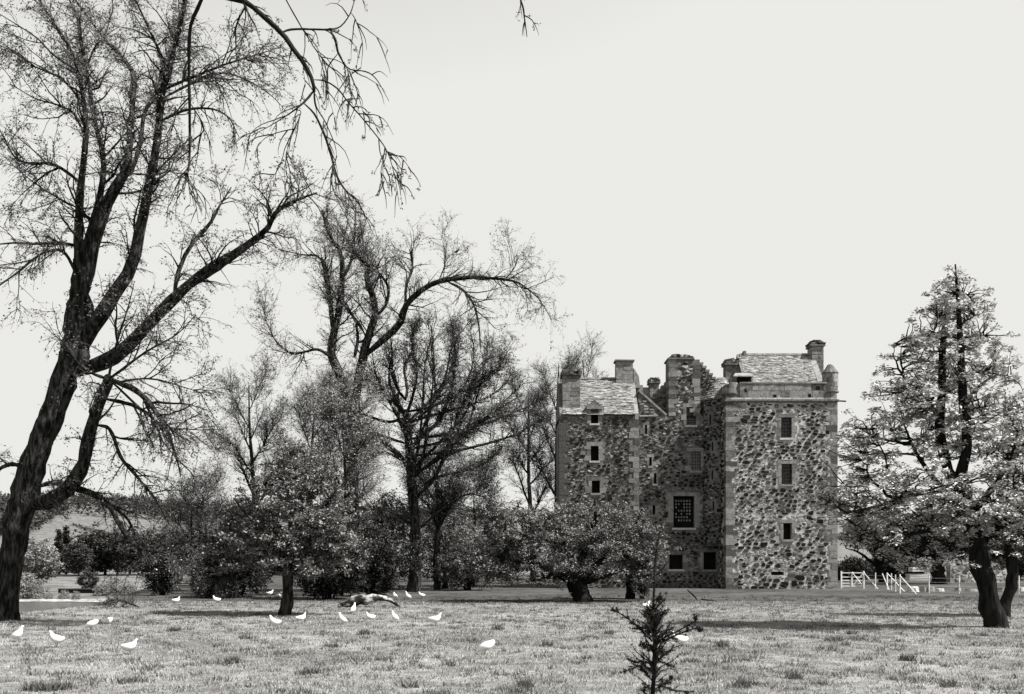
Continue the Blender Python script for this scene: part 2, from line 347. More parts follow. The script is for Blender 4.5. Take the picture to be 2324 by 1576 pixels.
def wall_body(name, D, x0, x1, z0, z1, depth, holes, m, recess=0.4):
    """mortar core of a wall with real openings: holes = (x0, x1, z0, z1)"""
    b = MB(); xs = sorted({x0, x1}|{h[0] for h in holes}|{h[1] for h in holes}); zs = sorted({z0, z1}|{h[2] for h in holes}|{h[3] for h in holes})
    for i in range(len(xs)-1):
        for j in range(len(zs)-1):
            cx_, cz_ = (xs[i]+xs[i+1])/2, (zs[j]+zs[j+1])/2
            if any(h[0] < cx_ < h[1] and h[2] < cz_ < h[3] for h in holes): continue
            b.add([(xs[i], D, zs[j]), (xs[i+1], D, zs[j]), (xs[i+1], D, zs[j+1]), (xs[i], D, zs[j+1])], [(0, 1, 2, 3)])
    E = D+depth
    b.add([(x0, D, z0), (x1, D, z0), (x1, E, z0), (x0, E, z0), (x0, D, z1), (x1, D, z1), (x1, E, z1), (x0, E, z1)], [(4, 5, 6, 7), (1, 2, 6, 5), (2, 3, 7, 6), (3, 0, 4, 7)])
    for a, c, e, g in holes:
        r = D+recess
        b.add([(a, D, e), (c, D, e), (c, D, g), (a, D, g), (a, r, e), (c, r, e), (c, r, g), (a, r, g)], [(0, 4, 5, 1), (1, 5, 6, 2), (2, 6, 7, 3), (3, 7, 4, 0)])
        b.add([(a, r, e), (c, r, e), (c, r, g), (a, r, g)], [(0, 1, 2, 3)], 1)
    return b.build(name, [m, M_DARK], CASTLE)
def hole(D, c): return (cxp(c[0], D), cxp(c[1], D), czp(c[3], D), czp(c[2], D))
def window(D, h, grille=None, pane=None, dress=0.16, blocks=True, seed=0, label=None, pale=False):
    x0, x1, z0, z1 = h; R = random.Random(seed+int(x0*100))
    w = thing('window', '', '', (0, 0, 0)); del w['label']; del w['category']; w.parent = CASTLE; w.location = (np.array(((x0+x1)/2, D, z0))-off(CASTLE))
    if label: w['label'] = label
    if pane is not None:
        mb = MB(); 
        if pane == 'grid':                                          # small leaded quarries; light coming through is put into their pale colour
            nx, nz = 6, 7; dx, dz = (x1-x0)/(nx+1.6), (z1-z0)*0.72/nz
            mb.box((x0+.02, D+.335, z0+.02), (x1-.02, D+.36, z1-.02), 1)
            for i in range(nx):
                for j in range(nz):
                    if R.random() < 0.78: mb.box((x0+dx*(i+.95), D+.315, z0+(z1-z0)*.2+dz*(j+.1)), (x0+dx*(i+1.45), D+.33, z0+(z1-z0)*.2+dz*(j+.62)), 0)
            mb.build('pane', [M_GLASSP, M_DARK], w)
        else: mb.box((x0+.01, D+.26, z0+.01), (x1-.01, D+.28, z1-.01)); mb.build('pane', M_GLASSP if pale else M_GLASS, w)
    if grille:
        mb = MB(); nx, nz = grille
        for i in range(1, nx): x = x0+(x1-x0)*i/nx; mb.box((x-.016, D+.06, z0), (x+.016, D+.092, z1))
        for j in range(1, nz): z = z0+(z1-z0)*j/nz; mb.box((x0, D+.096, z-.016), (x1, D+.128, z+.016))
        mb.build('grille', M_IRON, w)
    if blocks:
        mb = MB(); mb.box((x0-dress-.1, D-.035, z1), (x1+dress+.08, D+.3, z1+.24), jit=.008); mb.build('lintel', R.choice([M_ASH, M_ASH_D]), w)
        mb = MB(); mb.box((x0-.1, D-.07, z0-.14), (x1+.1, D+.3, z0), jit=.008); mb.build('sill', R.choice([M_STONE[4], M_STONE[3]]), w)
        for s in (0, 1):
            z = z0+.004; k = R.randint(0, 1)
            while z < z1-.1:
                hh = min(R.uniform(.28, .5), z1-z-.004); ww = dress+(.2 if k else .02)+R.uniform(0, .06); k = 1-k
                if z1-z-hh < .12: hh = z1-z-.004
                mb = MB()
                mb.box((x0-ww, D-.03, z+.006), (x0, D+.3, z+hh-.006), jit=.005) if s == 0 else mb.box((x1, D-.03, z+.006), (x1+ww, D+.3, z+hh-.006), jit=.005)
                mb.build('jamb_stone', R.choice([M_ASH, M_ASH_D, M_STONE[3]]), w); z += hh
    return w
def quoins(parent, D, x, z0, z1, side, seed, m=None, hmin=.28, hmax=.5, ret=True):
    """long-and-short dressed corner blocks; side=+1: the block runs to +x from the corner"""
    R = random.Random(seed); z = z0; k = 0
    while z < z1-.1:
        hh = min(R.uniform(hmin, hmax), z1-z); l = (.66 if k else .40)+R.uniform(-.12, .16); l2 = .42 if k else .72; k = 1-k
        mb = MB(); a, b_ = (x-.03*side, x+l*side) if side > 0 else (x+l*side, x-.03*side)
        mb.box((a, D-.035, z+.008), (b_, D+l2, z+hh-.008), jit=.009)
        mb.build('quoin', m or R.choice([M_ASH, M_ASH_D, M_STONE[3], M_STONE[2], M_ASH_D, M_ASH]), parent); z += hh
def ashlar(parent, D, x0, x1, z0, z1, bw_, bh, th, seed, m=None, name='block', skip=None):
    R = random.Random(seed); nz = max(1, round((z1-z0)/bh)); hz = (z1-z0)/nz
    for j in range(nz):
        x = x0
        while x < x1-.02:
            w = min(R.uniform(.6, 1.4)*bw_, x1-x)
            if x1-x-w < .15: w = x1-x
            xa, xb, za, zb = x+.006, x+w-.006, z0+j*hz+.006, z0+(j+1)*hz-.006; x += w
            if skip and any(s[0] < (xa+xb)/2 < s[1] and s[2] < (za+zb)/2 < s[3] for s in skip): continue
            mb = MB(); d = R.uniform(-.012, .012); mb.box((xa, D+d, za), (xb, D+th, zb), jit=.006); mb.build(name, m or R.choice([M_ASH, M_ASH_D, M_STONE[3], M_ASH]), parent)
def flat(D): return lambda u, v, p: (u, D-p, v)
def mkkeep(poly, holes, m=0.02): return lambda u, v: inside(poly, u, v) and not any(h[0]-m < u < h[1]+m and h[2]-m < v < h[3]+m for h in holes)
def rect(x0, x1, z0, z1): return [(x0, z0), (x1, z0), (x1, z1), (x0, z1)]
def grow_h(h, a, b_=None): b_ = a if b_ is None else b_; return (h[0]-a, h[1]+a, h[2]-b_, h[3]+b_)

# --- the square tower on the right
DT = 67.4; tx0, tx1 = cxp(1040, DT), cxp(1686, DT); tz1 = czp(402, DT); Z0 = -0.4
tw = [hole(DT, c) for c in ((1360, 1422, 497, 617), (1362, 1424, 768, 887), (1372, 1424, 1112, 1208))]
slot = hole(DT, (1302, 1376, 1396, 1416))
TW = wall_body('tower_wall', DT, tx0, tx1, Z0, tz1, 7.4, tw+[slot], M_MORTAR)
TW['label'] = 'square tower wall of dark boulders in pale mortar'
window(DT, tw[0], (4, 6), True, seed=1); window(DT, tw[1], (4, 6), True, seed=2); window(DT, tw[2], None, None, seed=3, label='open lower tower window')
mb = MB(); h = tw[2]
for i in range(5): mb.box((h[0]+.03, DT+.25, h[2]+.1+i*.15), (h[0]+.11, DT+.27, h[2]+.21+i*.15))
mb.build('leaded_light', M_GLASSP, CASTLE)  # light through the lattice is painted as pale squares
mb = MB(); mb.box((tw[1][0]-.02, DT-.05, tw[1][3]+.27), (tw[1][1]+.02, DT+.2, tw[1][3]+.62)); mb.build('pale_panel_stone', M_STONE[4], CASTLE)
quoins(TW, DT, tx0, Z0, tz1-.05, 1, 21); quoins(TW, DT, tx1, Z0, tz1-.05, -1, 22)
WT = (3.6, 2.8, 2.2, 2.2, 1.9)
kp = mkkeep(rect(tx0+.5, tx1-.5, Z0+.1, tz1-.1), [grow_h(h, .27, .22) for h in tw]+[grow_h(slot, .05)])
zs_ = Z0+5.4; stain_shade = [(h[0]-.1, h[1]+.25, h[2]-2.2, h[2]-.1) for h in tw[:2]]+[(cxp(1510, DT), cxp(1560, DT), tz1-5.5, tz1), (cxp(1310, DT), cxp(1345, DT), tz1-1.6, tz1)]
rubble2(TW, flat(DT), tx0, Z0, tx1-tx0, zs_-Z0, (.46, .30), (.27, .135), .46, (.3, 1.2, 2.4, 1.6), lambda u, v: kp(u, v) and v < zs_, 31, lowdark=.5, stain_shade=stain_shade, gap=.032)
rubble2(TW, flat(DT), tx0, zs_, tx1-tx0, tz1-zs_, (.40, .25), (.25, .125), .40, (.5, 1.6, 2.4, 1.2), lambda u, v: kp(u, v) and v > zs_, 39, stain_shade=stain_shade, gap=.028)
rubble(TW, lambda u, v, p: (tx0-p, u, v), DT+.5, Z0, 7.4, tz1-Z0, .46, .30, .04, WT, lambda u, v: DT+.5 < u < DT+2.7 and v < tz1-.1, 32)
mb = MB(); mb.box((tx0-.12, DT-.13, tz1-.02), (tx1+.10, DT+7.4, tz1+.10)); mb.box((tx0-.05, DT-.07, tz1-.1), (tx1+.05, DT+7.3, tz1-.02)); mb.build('string_course', M_ASH_D, CASTLE)
mb = MB(); mb.bar((tx1+.05, DT+.05, tz1+.02), (tx1+.62, DT+.05, tz1-.01), .055, 6); mb.build('water_spout', M_LEAD, CASTLE)
pz1 = czp(300, DT); px0 = cxp(1120, DT); px1 = cxp(1640, DT)
mb = MB(); mb.box((tx0, DT+.06, tz1+.10), (tx1, DT+.4, pz1-.02)); mb.box((tx0, DT+.4, tz1+.10), (tx0+.4, DT+7.2, pz1-.02)); mb.box((tx1-.4, DT+.4, tz1+.10), (tx1, DT+7.2, pz1-.02))
PAR = mb.build('parapet', M_ASH_D, CASTLE)
hls = [hole(DT, c) for c in ((1565, 1586, 316, 334), (1146, 1162, 330, 352), (1122, 1142, 378, 394), (1316, 1334, 364, 390), (1519, 1535, 360, 385))]
ashlar(PAR, DT, px0, tx1-.02, tz1+.24, pz1, .62, .42, .3, 41, skip=hls)
ashlar(PAR, DT-.02, tx0, tx1, tz1+.105, tz1+.235, .4, .13, .3, 42, m=M_STONE[4])
for h in hls:
    mb = MB(); mb.box((h[0], DT-.012, h[2]), (h[1], DT+.05, h[3])); mb.build('drain_hole', M_DARK, PAR)
mb = MB(); mb.box((px0, DT-.04, pz1+.003), (tx1-.7, DT+.36, pz1+.09), jit=.01); mb.build('coping', M_ASH, PAR)
# corner rounds: a broken one on the left, a capped one on the right
def drum(name, cx_, cy_, r, z0, z1, corb, m, cone=None, seed=0):
    mb = MB(); mb.lathe((cx_, cy_), [(r*.45, z0-corb), (r*.75, z0-corb*.75), (r*.78, z0-corb*.6), (r*1.08, z0-corb*.45), (r*1.12, z0-corb*.2), (r*1.12, z0)], 24)
    o = mb.build(name, m, CASTLE, smooth=False)
    R = random.Random(seed); n = max(2, round((z1-z0)/.33))
    for j in range(n):
        a = R.uniform(0, 1)
        for k in range(7):
            mb = MB(); d = R.uniform(-.012, .012); za, zb = z0+(z1-z0)*j/n+.005, z0+(z1-z0)*(j+1)/n-.005
            a0, a1 = a+k*2*math.pi/7+.008, a+(k+1)*2*math.pi/7-.008
            v = []; 
            for rr in (r+d, r-.16):
                for z in (za, zb):
                    for i in range(5): t_ = a0+(a1-a0)*i/4; v.append((cx_+rr*math.cos(t_), cy_+rr*math.sin(t_), z))
            f = [(i, i+1, i+6, i+5) for i in range(4)]+[(15+i, 16+i, 11+i, 10+i) for i in range(4)]+[(5+i, 6+i, 16+i, 15+i) for i in range(4)]+[(i+1, i, 10+i, 11+i) for i in range(4)]+[(0, 5, 15, 10), (4, 14, 19, 9)]
            if cone is None and j >= n-1 and 0.3 < (a0+a1)/2 % 6.28 < 4.3: continue
            mb.add(v, f); mb.build('block', R.choice([m, M_ASH, M_ASH_D]), o)
    mb = MB(); mb.lathe((cx_, cy_), [(r-.12, z0), (r-.12, z1-.02 if cone else z1-.3)], 16); mb.build('core', M_DARK if cone is None else m, o)
    if cone:
        mb = MB(); mb.lathe((cx_, cy_), [(r*1.02, z1), (r*1.1, z1+.05), (r*1.08, z1+.09), (r*.62, z1+cone*.62), (r*.45, z1+cone*.86), (r*.30, z1+cone), (r*.1, z1+cone*1.04)], 10); mb.build('cap', M_ASH_D, o)
    return o
rt = drum('corner_turret', cxp(1657, DT), DT+.42, .52, czp(340, DT), czp(240, DT), .24, M_ASH, cone=.66, seed=4)
lt = drum('broken_turret', cxp(1066, DT), DT+.42, .54, czp(352, DT), czp(292, DT), .26, M_ASH_D, seed=5)
# --- slated roofs
def slates(name, parent, corner, ux, up, w, h, sw, sh, seed, m=M_SLATE, clip=None):
    """courses of thick stone slates on a pitched plane (corner, unit along, unit up the slope)"""
    R = random.Random(seed); ux, up, c0 = np.array(ux, float), np.array(up, float), np.array(corner, float); nrm = np.cross(ux, up); V, F = [], []
    y = 0.0; rows = []
    while y < h: rows.append(y); y += sh*(1.15-.35*y/h)
    for y in rows:
        x = -R.random()*sw
        while x < w:
            ww = sw*R.uniform(.55, 1.5); a, b_ = max(x, 0), min(x+ww-.012, w); x += ww
            if b_-a < .05 or (clip and not clip((a+b_)/2, y)): continue
            l = min(sh*1.9, h-y+.02); t0, t1 = R.uniform(.035, .075), R.uniform(.004, .012); y0 = y-R.uniform(-.02, .03); k = len(V)
            for (xx, yy, tt) in ((a, y0, t0), (b_, y0+R.uniform(-.02, .02), t0), (b_, y+l, t1), (a, y+l, t1)):
                V.append(c0+ux*xx+up*yy+nrm*tt)
            for (xx, yy) in ((a, y0), (b_, y0)): V.append(c0+ux*xx+up*yy-nrm*.0)
            F += [(k, k+1, k+2, k+3), (k+4, k+5, k+1, k), (k+4, k, k+3), (k+1, k+5, k+2)]
    return mesh(name, V, F, m, parent, kind='stuff')
def pitched(name, x0, x1, D0, z0, D1, z1, slate_m=M_SLATE, seed=0, clip=None, sw=.34, sh=.17):
    mb = MB(); E = 2*D1-D0
    v = [(x0, D0, z0), (x1, D0, z0), (x1, D1, z1), (x0, D1, z1), (x1, E, z0), (x0, E, z0)]
    mb.add(v, [(0, 1, 2, 3), (3, 2, 4, 5), (0, 3, 5), (1, 4, 2), (0, 5, 4, 1)]); o = mb.build(name, M_ASH_D, CASTLE)
    L = math.hypot(D1-D0, z1-z0); up = (0, (D1-D0)/L, (z1-z0)/L)
    slates('slates', o, (x0, D0, z0), (1, 0, 0), up, x1-x0, L, sw, sh, seed, slate_m, clip)
    mb = MB(); x = x0
    while x < x1-.05:
        w = min(random.uniform(.4, .6), x1-x); mb.add([(x+.01, D1-.16, z1-.06), (x+w-.01, D1-.16, z1-.06), (x+w-.01, D1, z1+.10), (x+.01, D1, z1+.10), (x+.01, D1+.16, z1-.06), (x+w-.01, D1+.16, z1-.06)], [(0, 1, 2, 3), (3, 2, 5, 4), (0, 3, 4), (1, 5, 2)]); x += w
    mb.build('ridge_stones', M_ASH_D, o, kind='stuff'); return o
# cap-house
DC, DR = DT+1.1, DT+3.2
cx0, cx1 = cxp(1150, DC), cxp(1600, DC)
mb = MB(); mb.box((cx0, DC, tz1), (cx1, 2*DR-DC, czp(303, DC))); mb.build('caphouse_wall', M_ASH, CASTLE)
rx0, rx1 = cxp(1155, DR), cxp(1540, DR)
pitched('caphouse_roof', cxp(1157, DC), cxp(1572, DC), DC-.1, czp(303, DC), DR, czp(132, DR), seed=51, sw=.25, sh=.125)
def gable(name, x0, x1, D0, z0, D1, z1, m, extra=.12):
    """a gable end wall whose raked top stands proud of the slates"""
    mb = MB(); E = 2*D1-D0
    v = [(x0, D0, z0-.3), (x1, D0, z0-.3), (x0, D0, z0+extra), (x1, D0, z0+extra), (x0, D1, z1+extra), (x1, D1, z1+extra), (x0, E, z0+extra), (x1, E, z0+extra), (x0, E, z0-.3), (x1, E, z0-.3)]
    mb.add(v, [(0, 1, 3, 2), (2, 3, 5, 4), (4, 5, 7, 6), (6, 7, 9, 8), (0, 2, 4, 6, 8), (1, 9, 7, 5, 3)]); return mb.build(name, m, CASTLE)
gable('gable', cxp(1142, DC), cxp(1157, DC)-.004, DC-.1, czp(303, DC), DR, czp(140, DR), M_ASH_D)
mb = MB(); mb.box((cxp(1138, DR), DR-.2, czp(200, DR)), (cxp(1154, DR), DR+.2, czp(113, DR)), jit=.01); mb.build('gable_finial', M_ASH_D, CASTLE)
gable('gable', cxp(1572, DC)+.004, cxp(1606, DC), DC-.1, czp(303, DC), DR, czp(140, DR), M_ASH)
def chimney(cx0_, cx1_, cy0, cy1, D, dep, cap='rubble', m=M_ASH, seed=0, label=None, capw=0.0, stones=False):
    x0, x1, z0, z1 = cxp(cx0_, D), cxp(cx1_, D), czp(cy1, D), czp(cy0, D)
    mb = MB(); mb.box((x0+.03, D+.03, z0), (x1-.03, D+dep-.03, z1-.02)); o = mb.build('chimney', M_MORTAR_D, CASTLE)
    if label: o['label'] = label
    if stones:
        rubble(o, flat(D+.03), x0, z0, x1-x0, z1-z0, .34, .22, .03, (0.5, 1.4, 2.4, 2.6, 1.4), lambda u, v: x0+.42 < u < x1-.42 and z0 < v < z1, seed)
        quoins(o, D+.03, x0, z0, z1, 1, seed+1, hmin=.22, hmax=.36); quoins(o, D+.03, x1, z0, z1, -1, seed+2, hmin=.22, hmax=.36)
    else:
        R = random.Random(seed); n = max(2, round((z1-z0)/.3)); hz = (z1-z0)/n
        for j in range(n):
            s = R.uniform(.35, .65); xm = x0+(x1-x0)*s
            for a, b_ in ((x0, xm), (xm, x1)):
                mb = MB(); mb.box((a+.005, D+R.uniform(-.01, .01), z0+j*hz+.005), (b_-.005, D+dep, z0+(j+1)*hz-.005), jit=.007); mb.build('block', R.choice([m, M_ASH, M_ASH_D, M_STONE[3]]), o)
    mb = MB(); mb.box((x0-.1, D-.1, z1), (x1+.1, D+dep+.1, z1+.1), jit=.008); mb.build('cope', M_ASH_D, o)
    if cap == 'rubble':
        R = random.Random(seed+9); mb = MB(); wx, wy = (x1-x0)/2+.02, dep/2; cx_, cy_ = (x0+x1)/2, D+dep/2
        for lev in range(3):
            n = (9, 7, 5)[lev]
            for i in range(n):
                for j in range(3):
                    a = .17; f_ = 1-.18*lev
                    c = (cx_+(i/(n-1)*2-1)*wx*f_*.86+R.uniform(-.05, .05), cy_+(j-1)*wy*.66*f_, z1+.16+lev*.11+R.uniform(-.03, .03)+capw*lev)
                    mb.box((c[0]-a*.8, c[1]-a, c[2]-a*.5), (c[0]+a*.8, c[1]+a, c[2]+a*.45), R.choice([0, 1, 1, 2]), jit=.05)
        mb.build('rubble_cap', [M_STONE[1], M_STONE[2], M_STONE[3]], o, kind='stuff')
    return o
chimney(1540, 1608, 82, 270, DR-.5, 1.1, seed=61, label='tall chimney of the tower cap-house')
chimney(1038, 1122, 192, 330, DT+2.6, .9, seed=62)
# little lean-to between chimney and cap-house
mb = MB(); mb.add([(cxp(1080, DT+.7), DT+.6, czp(262, DT+.7)), (cxp(1197, DT+.7), DT+.6, czp(262, DT+.7)), (cxp(1197, DT+.7), DT+1.5, czp(232, DT+.7)), (cxp(1110, DT+.7), DT+1.5, czp(232, DT+.7)),
                   (cxp(1080, DT+.7), DT+.6, czp(256, DT+.7)), (cxp(1197, DT+.7), DT+.6, czp(256, DT+.7)), (cxp(1197, DT+.7), DT+1.5, czp(226, DT+.7)), (cxp(1110, DT+.7), DT+1.5, czp(226, DT+.7))],
               [(0, 3, 2, 1), (4, 5, 6, 7), (0, 1, 5, 4), (1, 2, 6, 5), (2, 3, 7, 6), (3, 0, 4, 7)]); LT_ = mb.build('stair_head_roof', M_ASH, CASTLE)
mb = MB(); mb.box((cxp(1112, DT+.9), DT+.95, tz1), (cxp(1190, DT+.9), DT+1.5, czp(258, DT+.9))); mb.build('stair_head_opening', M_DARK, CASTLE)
mb = MB(); mb.box((cxp(1186, DT+.7), DT+.62, tz1), (cxp(1194, DT+.7), DT+.72, czp(262, DT+.7))); mb.build('stair_head_post', M_ASH, CASTLE)

# --- the main block between
DM = 69.9; mx0, mx1 = cxp(528, DM), cxp(1012, DM); mz1 = czp(490, DM)
mw_ = {'high': (808, 864, 437, 543), 'mid': (833, 892, 695, 808), 'big': (733, 855, 955, 1140), 'low': (708, 788, 1298, 1382), 'door': (908, 985, 1282, 1384)}
mh = {k: hole(DM, v) for k, v in mw_.items()}
sl = [hole(DM, c) for c in ((567, 580, 540, 594), (592, 607, 730, 780), (619, 634, 822, 884), (612, 628, 1010, 1064))]
gx0, gx1 = cxp(708, DM), cxp(886, DM); gz1 = czp(160, DM)
low = [mh[k] for k in ('mid', 'big', 'low', 'door')]+sl
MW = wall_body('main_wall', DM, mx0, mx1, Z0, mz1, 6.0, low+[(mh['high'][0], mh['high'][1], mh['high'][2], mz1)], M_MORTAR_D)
CH = wall_body('gable_stack', DM, gx0, gx1, mz1+.003, gz1, 1.6, [(mh['high'][0], mh['high'][1], mz1+.003, mh['high'][3])], M_MORTAR_D)
window(DM, mh['high'], (5, 7), True, seed=4, pale=True); window(DM, mh['mid'], (4, 6), True, seed=5, pale=True); window(DM, mh['big'], None, 'grid', dress=.3, seed=6, label='tall leaded hall window')
window(DM, mh['low'], None, None, seed=7, label='dark square basement opening'); window(DM, mh['door'], None, None, seed=8, label='dark doorway beside the tower')
for h in sl: window(DM, h, None, None, dress=.08, blocks=True, seed=9)
WM = (2.2, 2.6, 2.4, 1.6, .4)
allh = [grow_h(h, .27, .2) for h in mh.values()]+[grow_h(h, .16, .14) for h in sl]
kp = mkkeep(rect(mx0+.02, mx1, Z0+.1, mz1-.02), allh)
rubble2(MW, flat(DM), mx0, Z0, mx1-mx0, mz1-Z0, (.38, .24), (.25, .12), .36, (.9, 2.2, 1.8, .35), kp, 33, lowdark=1.2, stain_shade=[(mx0, mx1, Z0, Z0+1.5)]+[(cxp(740, DM), cxp(1010, DM), czp(900, DM), czp(820, DM)), (cxp(740, DM), cxp(920, DM), czp(1230, DM), czp(1165, DM))])  # shade and low plants along the foot are put into darker stones
kp = mkkeep(rect(gx0+.45, gx1-.45, mz1, gz1-.05), allh)
rubble(CH, flat(DM), gx0, mz1, gx1-gx0, gz1-mz1, .32, .2, .028, (0.5, 1.3, 2.6, 2.8, 1.4), kp, 34)
quoins(CH, DM, gx0, mz1, gz1, 1, 71, hmin=.24, hmax=.4); quoins(CH, DM, gx1, mz1, gz1-.4, -1, 72, hmin=.24, hmax=.4)
ashlar(MW, DM-.03, cxp(700, DM), cxp(905, DM), czp(948, DM)+.25, czp(905, DM), .9, .4, .2, 73, m=M_ASH_D)
mb = MB(); mb.box((gx0-.1, DM-.1, gz1), (cxp(855, DM), DM+1.7, gz1+.11)); mb.build('cope', M_ASH_D, CH)
R = random.Random(3); mb = MB()
for lev in range(2):
    for i in range(10-2*lev):
        for j in range(3):
            c = (cxp(720, DM)+.1+(i+lev)*.15, DM+.4+j*.4, gz1+.18+lev*.13); mb.box((c[0]-.13, c[1]-.18, c[2]-.1), (c[0]+.13, c[1]+.18, c[2]+.09), R.choice([0, 1, 2]), jit=.05)
mb.build('rubble_cap', M_STONE[1:4], CH, kind='stuff')
# crow-stepped gable behind the stack
DG = 71.6
def crow(name, pts, D, th, m, seed):
    """crow steps: each step is a block on a wall cut to the same stair"""
    mb = MB(); zb = min(z for _, z in pts)-3.0
    for i in range(len(pts)-1):
        xa, xb = pts[i][0], pts[i+1][0]; zt = pts[i][1] if pts[i][1] > pts[i+1][1] else pts[i+1][1]
        mb.box((min(xa, xb), D, zb), (max(xa, xb)-.002, D+th, zt-.14))
    o = mb.build(name, m, CASTLE)
    for i in range(len(pts)-1):
        xa, xb = pts[i][0], pts[i+1][0]; zt = max(pts[i][1], pts[i+1][1]); mb = MB()
        mb.box((min(xa, xb)-.03, D-.04, zt-.137), (max(xa, xb)+.05, D+th+.04, zt+.02), jit=.008); mb.build('crow_step', M_ASH, o)
    return o
rs = [(cxp(885+i*18.5, DG), czp(178+i*21, DG)) for i in range(9)]
g1 = crow('stepped_gable', rs, DG, .7, M_ASH_D, 1)
ls = [(cxp(710-i*22, DG), czp(290+i*22, DG)) for i in range(6)]
g2 = crow('stepped_gable', ls[::-1], DG, .7, M_ASH_D, 2)
for g, x0, x1 in ((g1, cxp(885, DG), cxp(1034, DG)), (g2, cxp(600, DG), cxp(710, DG))):
    pts_ = rs if g is g1 else ls[::-1]
    def kq(u, v, pts_=pts_):
        for i in range(len(pts_)-1):
            if pts_[i][0] <= u <= pts_[i+1][0]: return v < max(pts_[i][1], pts_[i+1][1])-.16
        return False
    rubble(g, flat(DG), x0, czp(520, DG), x1-x0, czp(170, DG)-czp(520, DG), .34, .2, .025, (.6, 1.6, 2.6, 2, .5), kq, 35)
mb = MB(); a = (cxp(905, DG), DG+.35); mb.add([(cxp(640, DG), DG+.6, czp(470, DG)), (cxp(1030, DG), DG+.6, czp(400, DG)), (cxp(800, DG), DG+.6, czp(200, DG)), (cxp(640, DG), DG+5, czp(470, DG)), (cxp(1030, DG), DG+5, czp(400, DG)), (cxp(800, DG), DG+5, czp(200, DG))],
    [(0, 1, 2), (3, 5, 4), (0, 2, 5, 3), (1, 4, 5, 2)]); mb.build('main_roof', M_ASH_D, CASTLE)
# half gable running down to the left block
mb = MB(); tri = [(cxp(528, DM), mz1+.003), (cxp(690, DM), mz1+.003), (cxp(528, DM), czp(345, DM))]; mb.prism(tri, DM+.01, DM+.7); HG = mb.build('half_gable', M_MORTAR_D, CASTLE)
rubble(HG, flat(DM+.01), tri[0][0], tri[0][1], tri[1][0]-tri[0][0], tri[2][1]-tri[0][1], .36, .23, .03, WM, mkkeep(tri, []), 36)
a, b_ = np.array(tri[2]), np.array(tri[1]); n_ = 6
for i in range(n_):
    p, q = a+(b_-a)*i/n_, a+(b_-a)*(i+.97)/n_; mb = MB(); mb.prism([(p[0], p[1]), (q[0], q[1]), (q[0]+.08, q[1]+.12), (p[0]+.08, p[1]+.12)], DM-.06, DM+.75); mb.build('skew_stone', M_ASH, HG)
mb = MB(); mb.box((cxp(535, DM), DM-.1, mz1-.03), (cxp(640, DM), DM+.1, mz1+.05), jit=.008); mb.build('ledge', M_STONE[4], CASTLE)
for (a, c, y, t_, mm) in ((915, 1040, 1145, .09, M_ASH), (925, 1040, 1232, .18, M_ASH_D)):
    mb = MB(); mb.box((cxp(a, DM), DM-.45, czp(y, DM)-t_), (cxp(c, DM)+.4, DM+.1, czp(y, DM))); mb.build('ledge', mm, CASTLE)
# round stair turret in the corner
SR = 1.32; scx, scy = cxp(1016, DM), DM+.25; sz0, sz1 = czp(1232, DM), czp(388, DM)
mb = MB(); mb.lathe((scx, scy), [(SR, sz0), (SR, sz1)], 28); ST = mb.build('stair_turret', M_MORTAR_D, CASTLE, smooth=True)
def cyl(u, v, p): a = math.pi+u/SR; return (scx+(SR+p)*math.cos(a), scy+(SR+p)*math.sin(a), v)
slits = [(c, czp(y1, DM-1), czp(y0, DM-1)) for c, y0, y1 in ((955, 478, 536), (966, 640, 690), (965, 803, 856), (970, 985, 1036))]
sa = [(SR*(math.acos(max(-1, (cxp(c, DM-1)-scx)/-SR))), z0, z1) for c, z0, z1 in slits]
rubble2(ST, cyl, 0, sz0, SR*2.4, sz1-sz0, (.36, .23), (.25, .12), .5, (1.2, 2.2, 1.3, .3), lambda u, v: 0 < u < SR*2.4 and sz0 < v < sz1 and not any(abs(u-s)<.16 and a-.1 < v < b_+.1 for s, a, b_ in sa), 37)
for s, a, b_ in sa:
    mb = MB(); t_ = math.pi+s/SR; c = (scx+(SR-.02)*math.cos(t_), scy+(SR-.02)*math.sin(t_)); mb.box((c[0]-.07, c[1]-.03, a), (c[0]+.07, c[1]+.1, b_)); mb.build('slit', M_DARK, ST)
zc0, zc1 = czp(390, DM-1), czp(305, DM); mb = MB(); mb.lathe((scx, scy), [(SR*1.06, zc0), (SR*1.08, zc0+.05), (.25, zc1+.5)], 20); CR = mb.build('turret_roof', M_SLATE, CASTLE)
R = random.Random(8); V, F = [], []
for j in range(9):
    t0, t1 = j/9, min(1, (j+1.7)/9); n = int(26*(1-t0*.75))+4
    for i in range(n):
        a0 = (i+R.random()*.2)/n*2*math.pi; a1 = a0+2*math.pi/n*.9; k = len(V); li = R.uniform(.03, .06)
        for (aa, tt, l) in ((a0, t0, li), (a1, t0, li), (a1, t1, .01), (a0, t1, .01)):
            r = SR*1.08*(1-tt)+.25*tt+l; z = zc0+.05+(zc1+.45-zc0)*tt+l; V.append((scx+r*math.cos(aa), scy+r*math.sin(aa), z))
        F.append((k, k+1, k+2, k+3))
mesh('slates', V, F, M_SLATE, CR, kind='stuff')

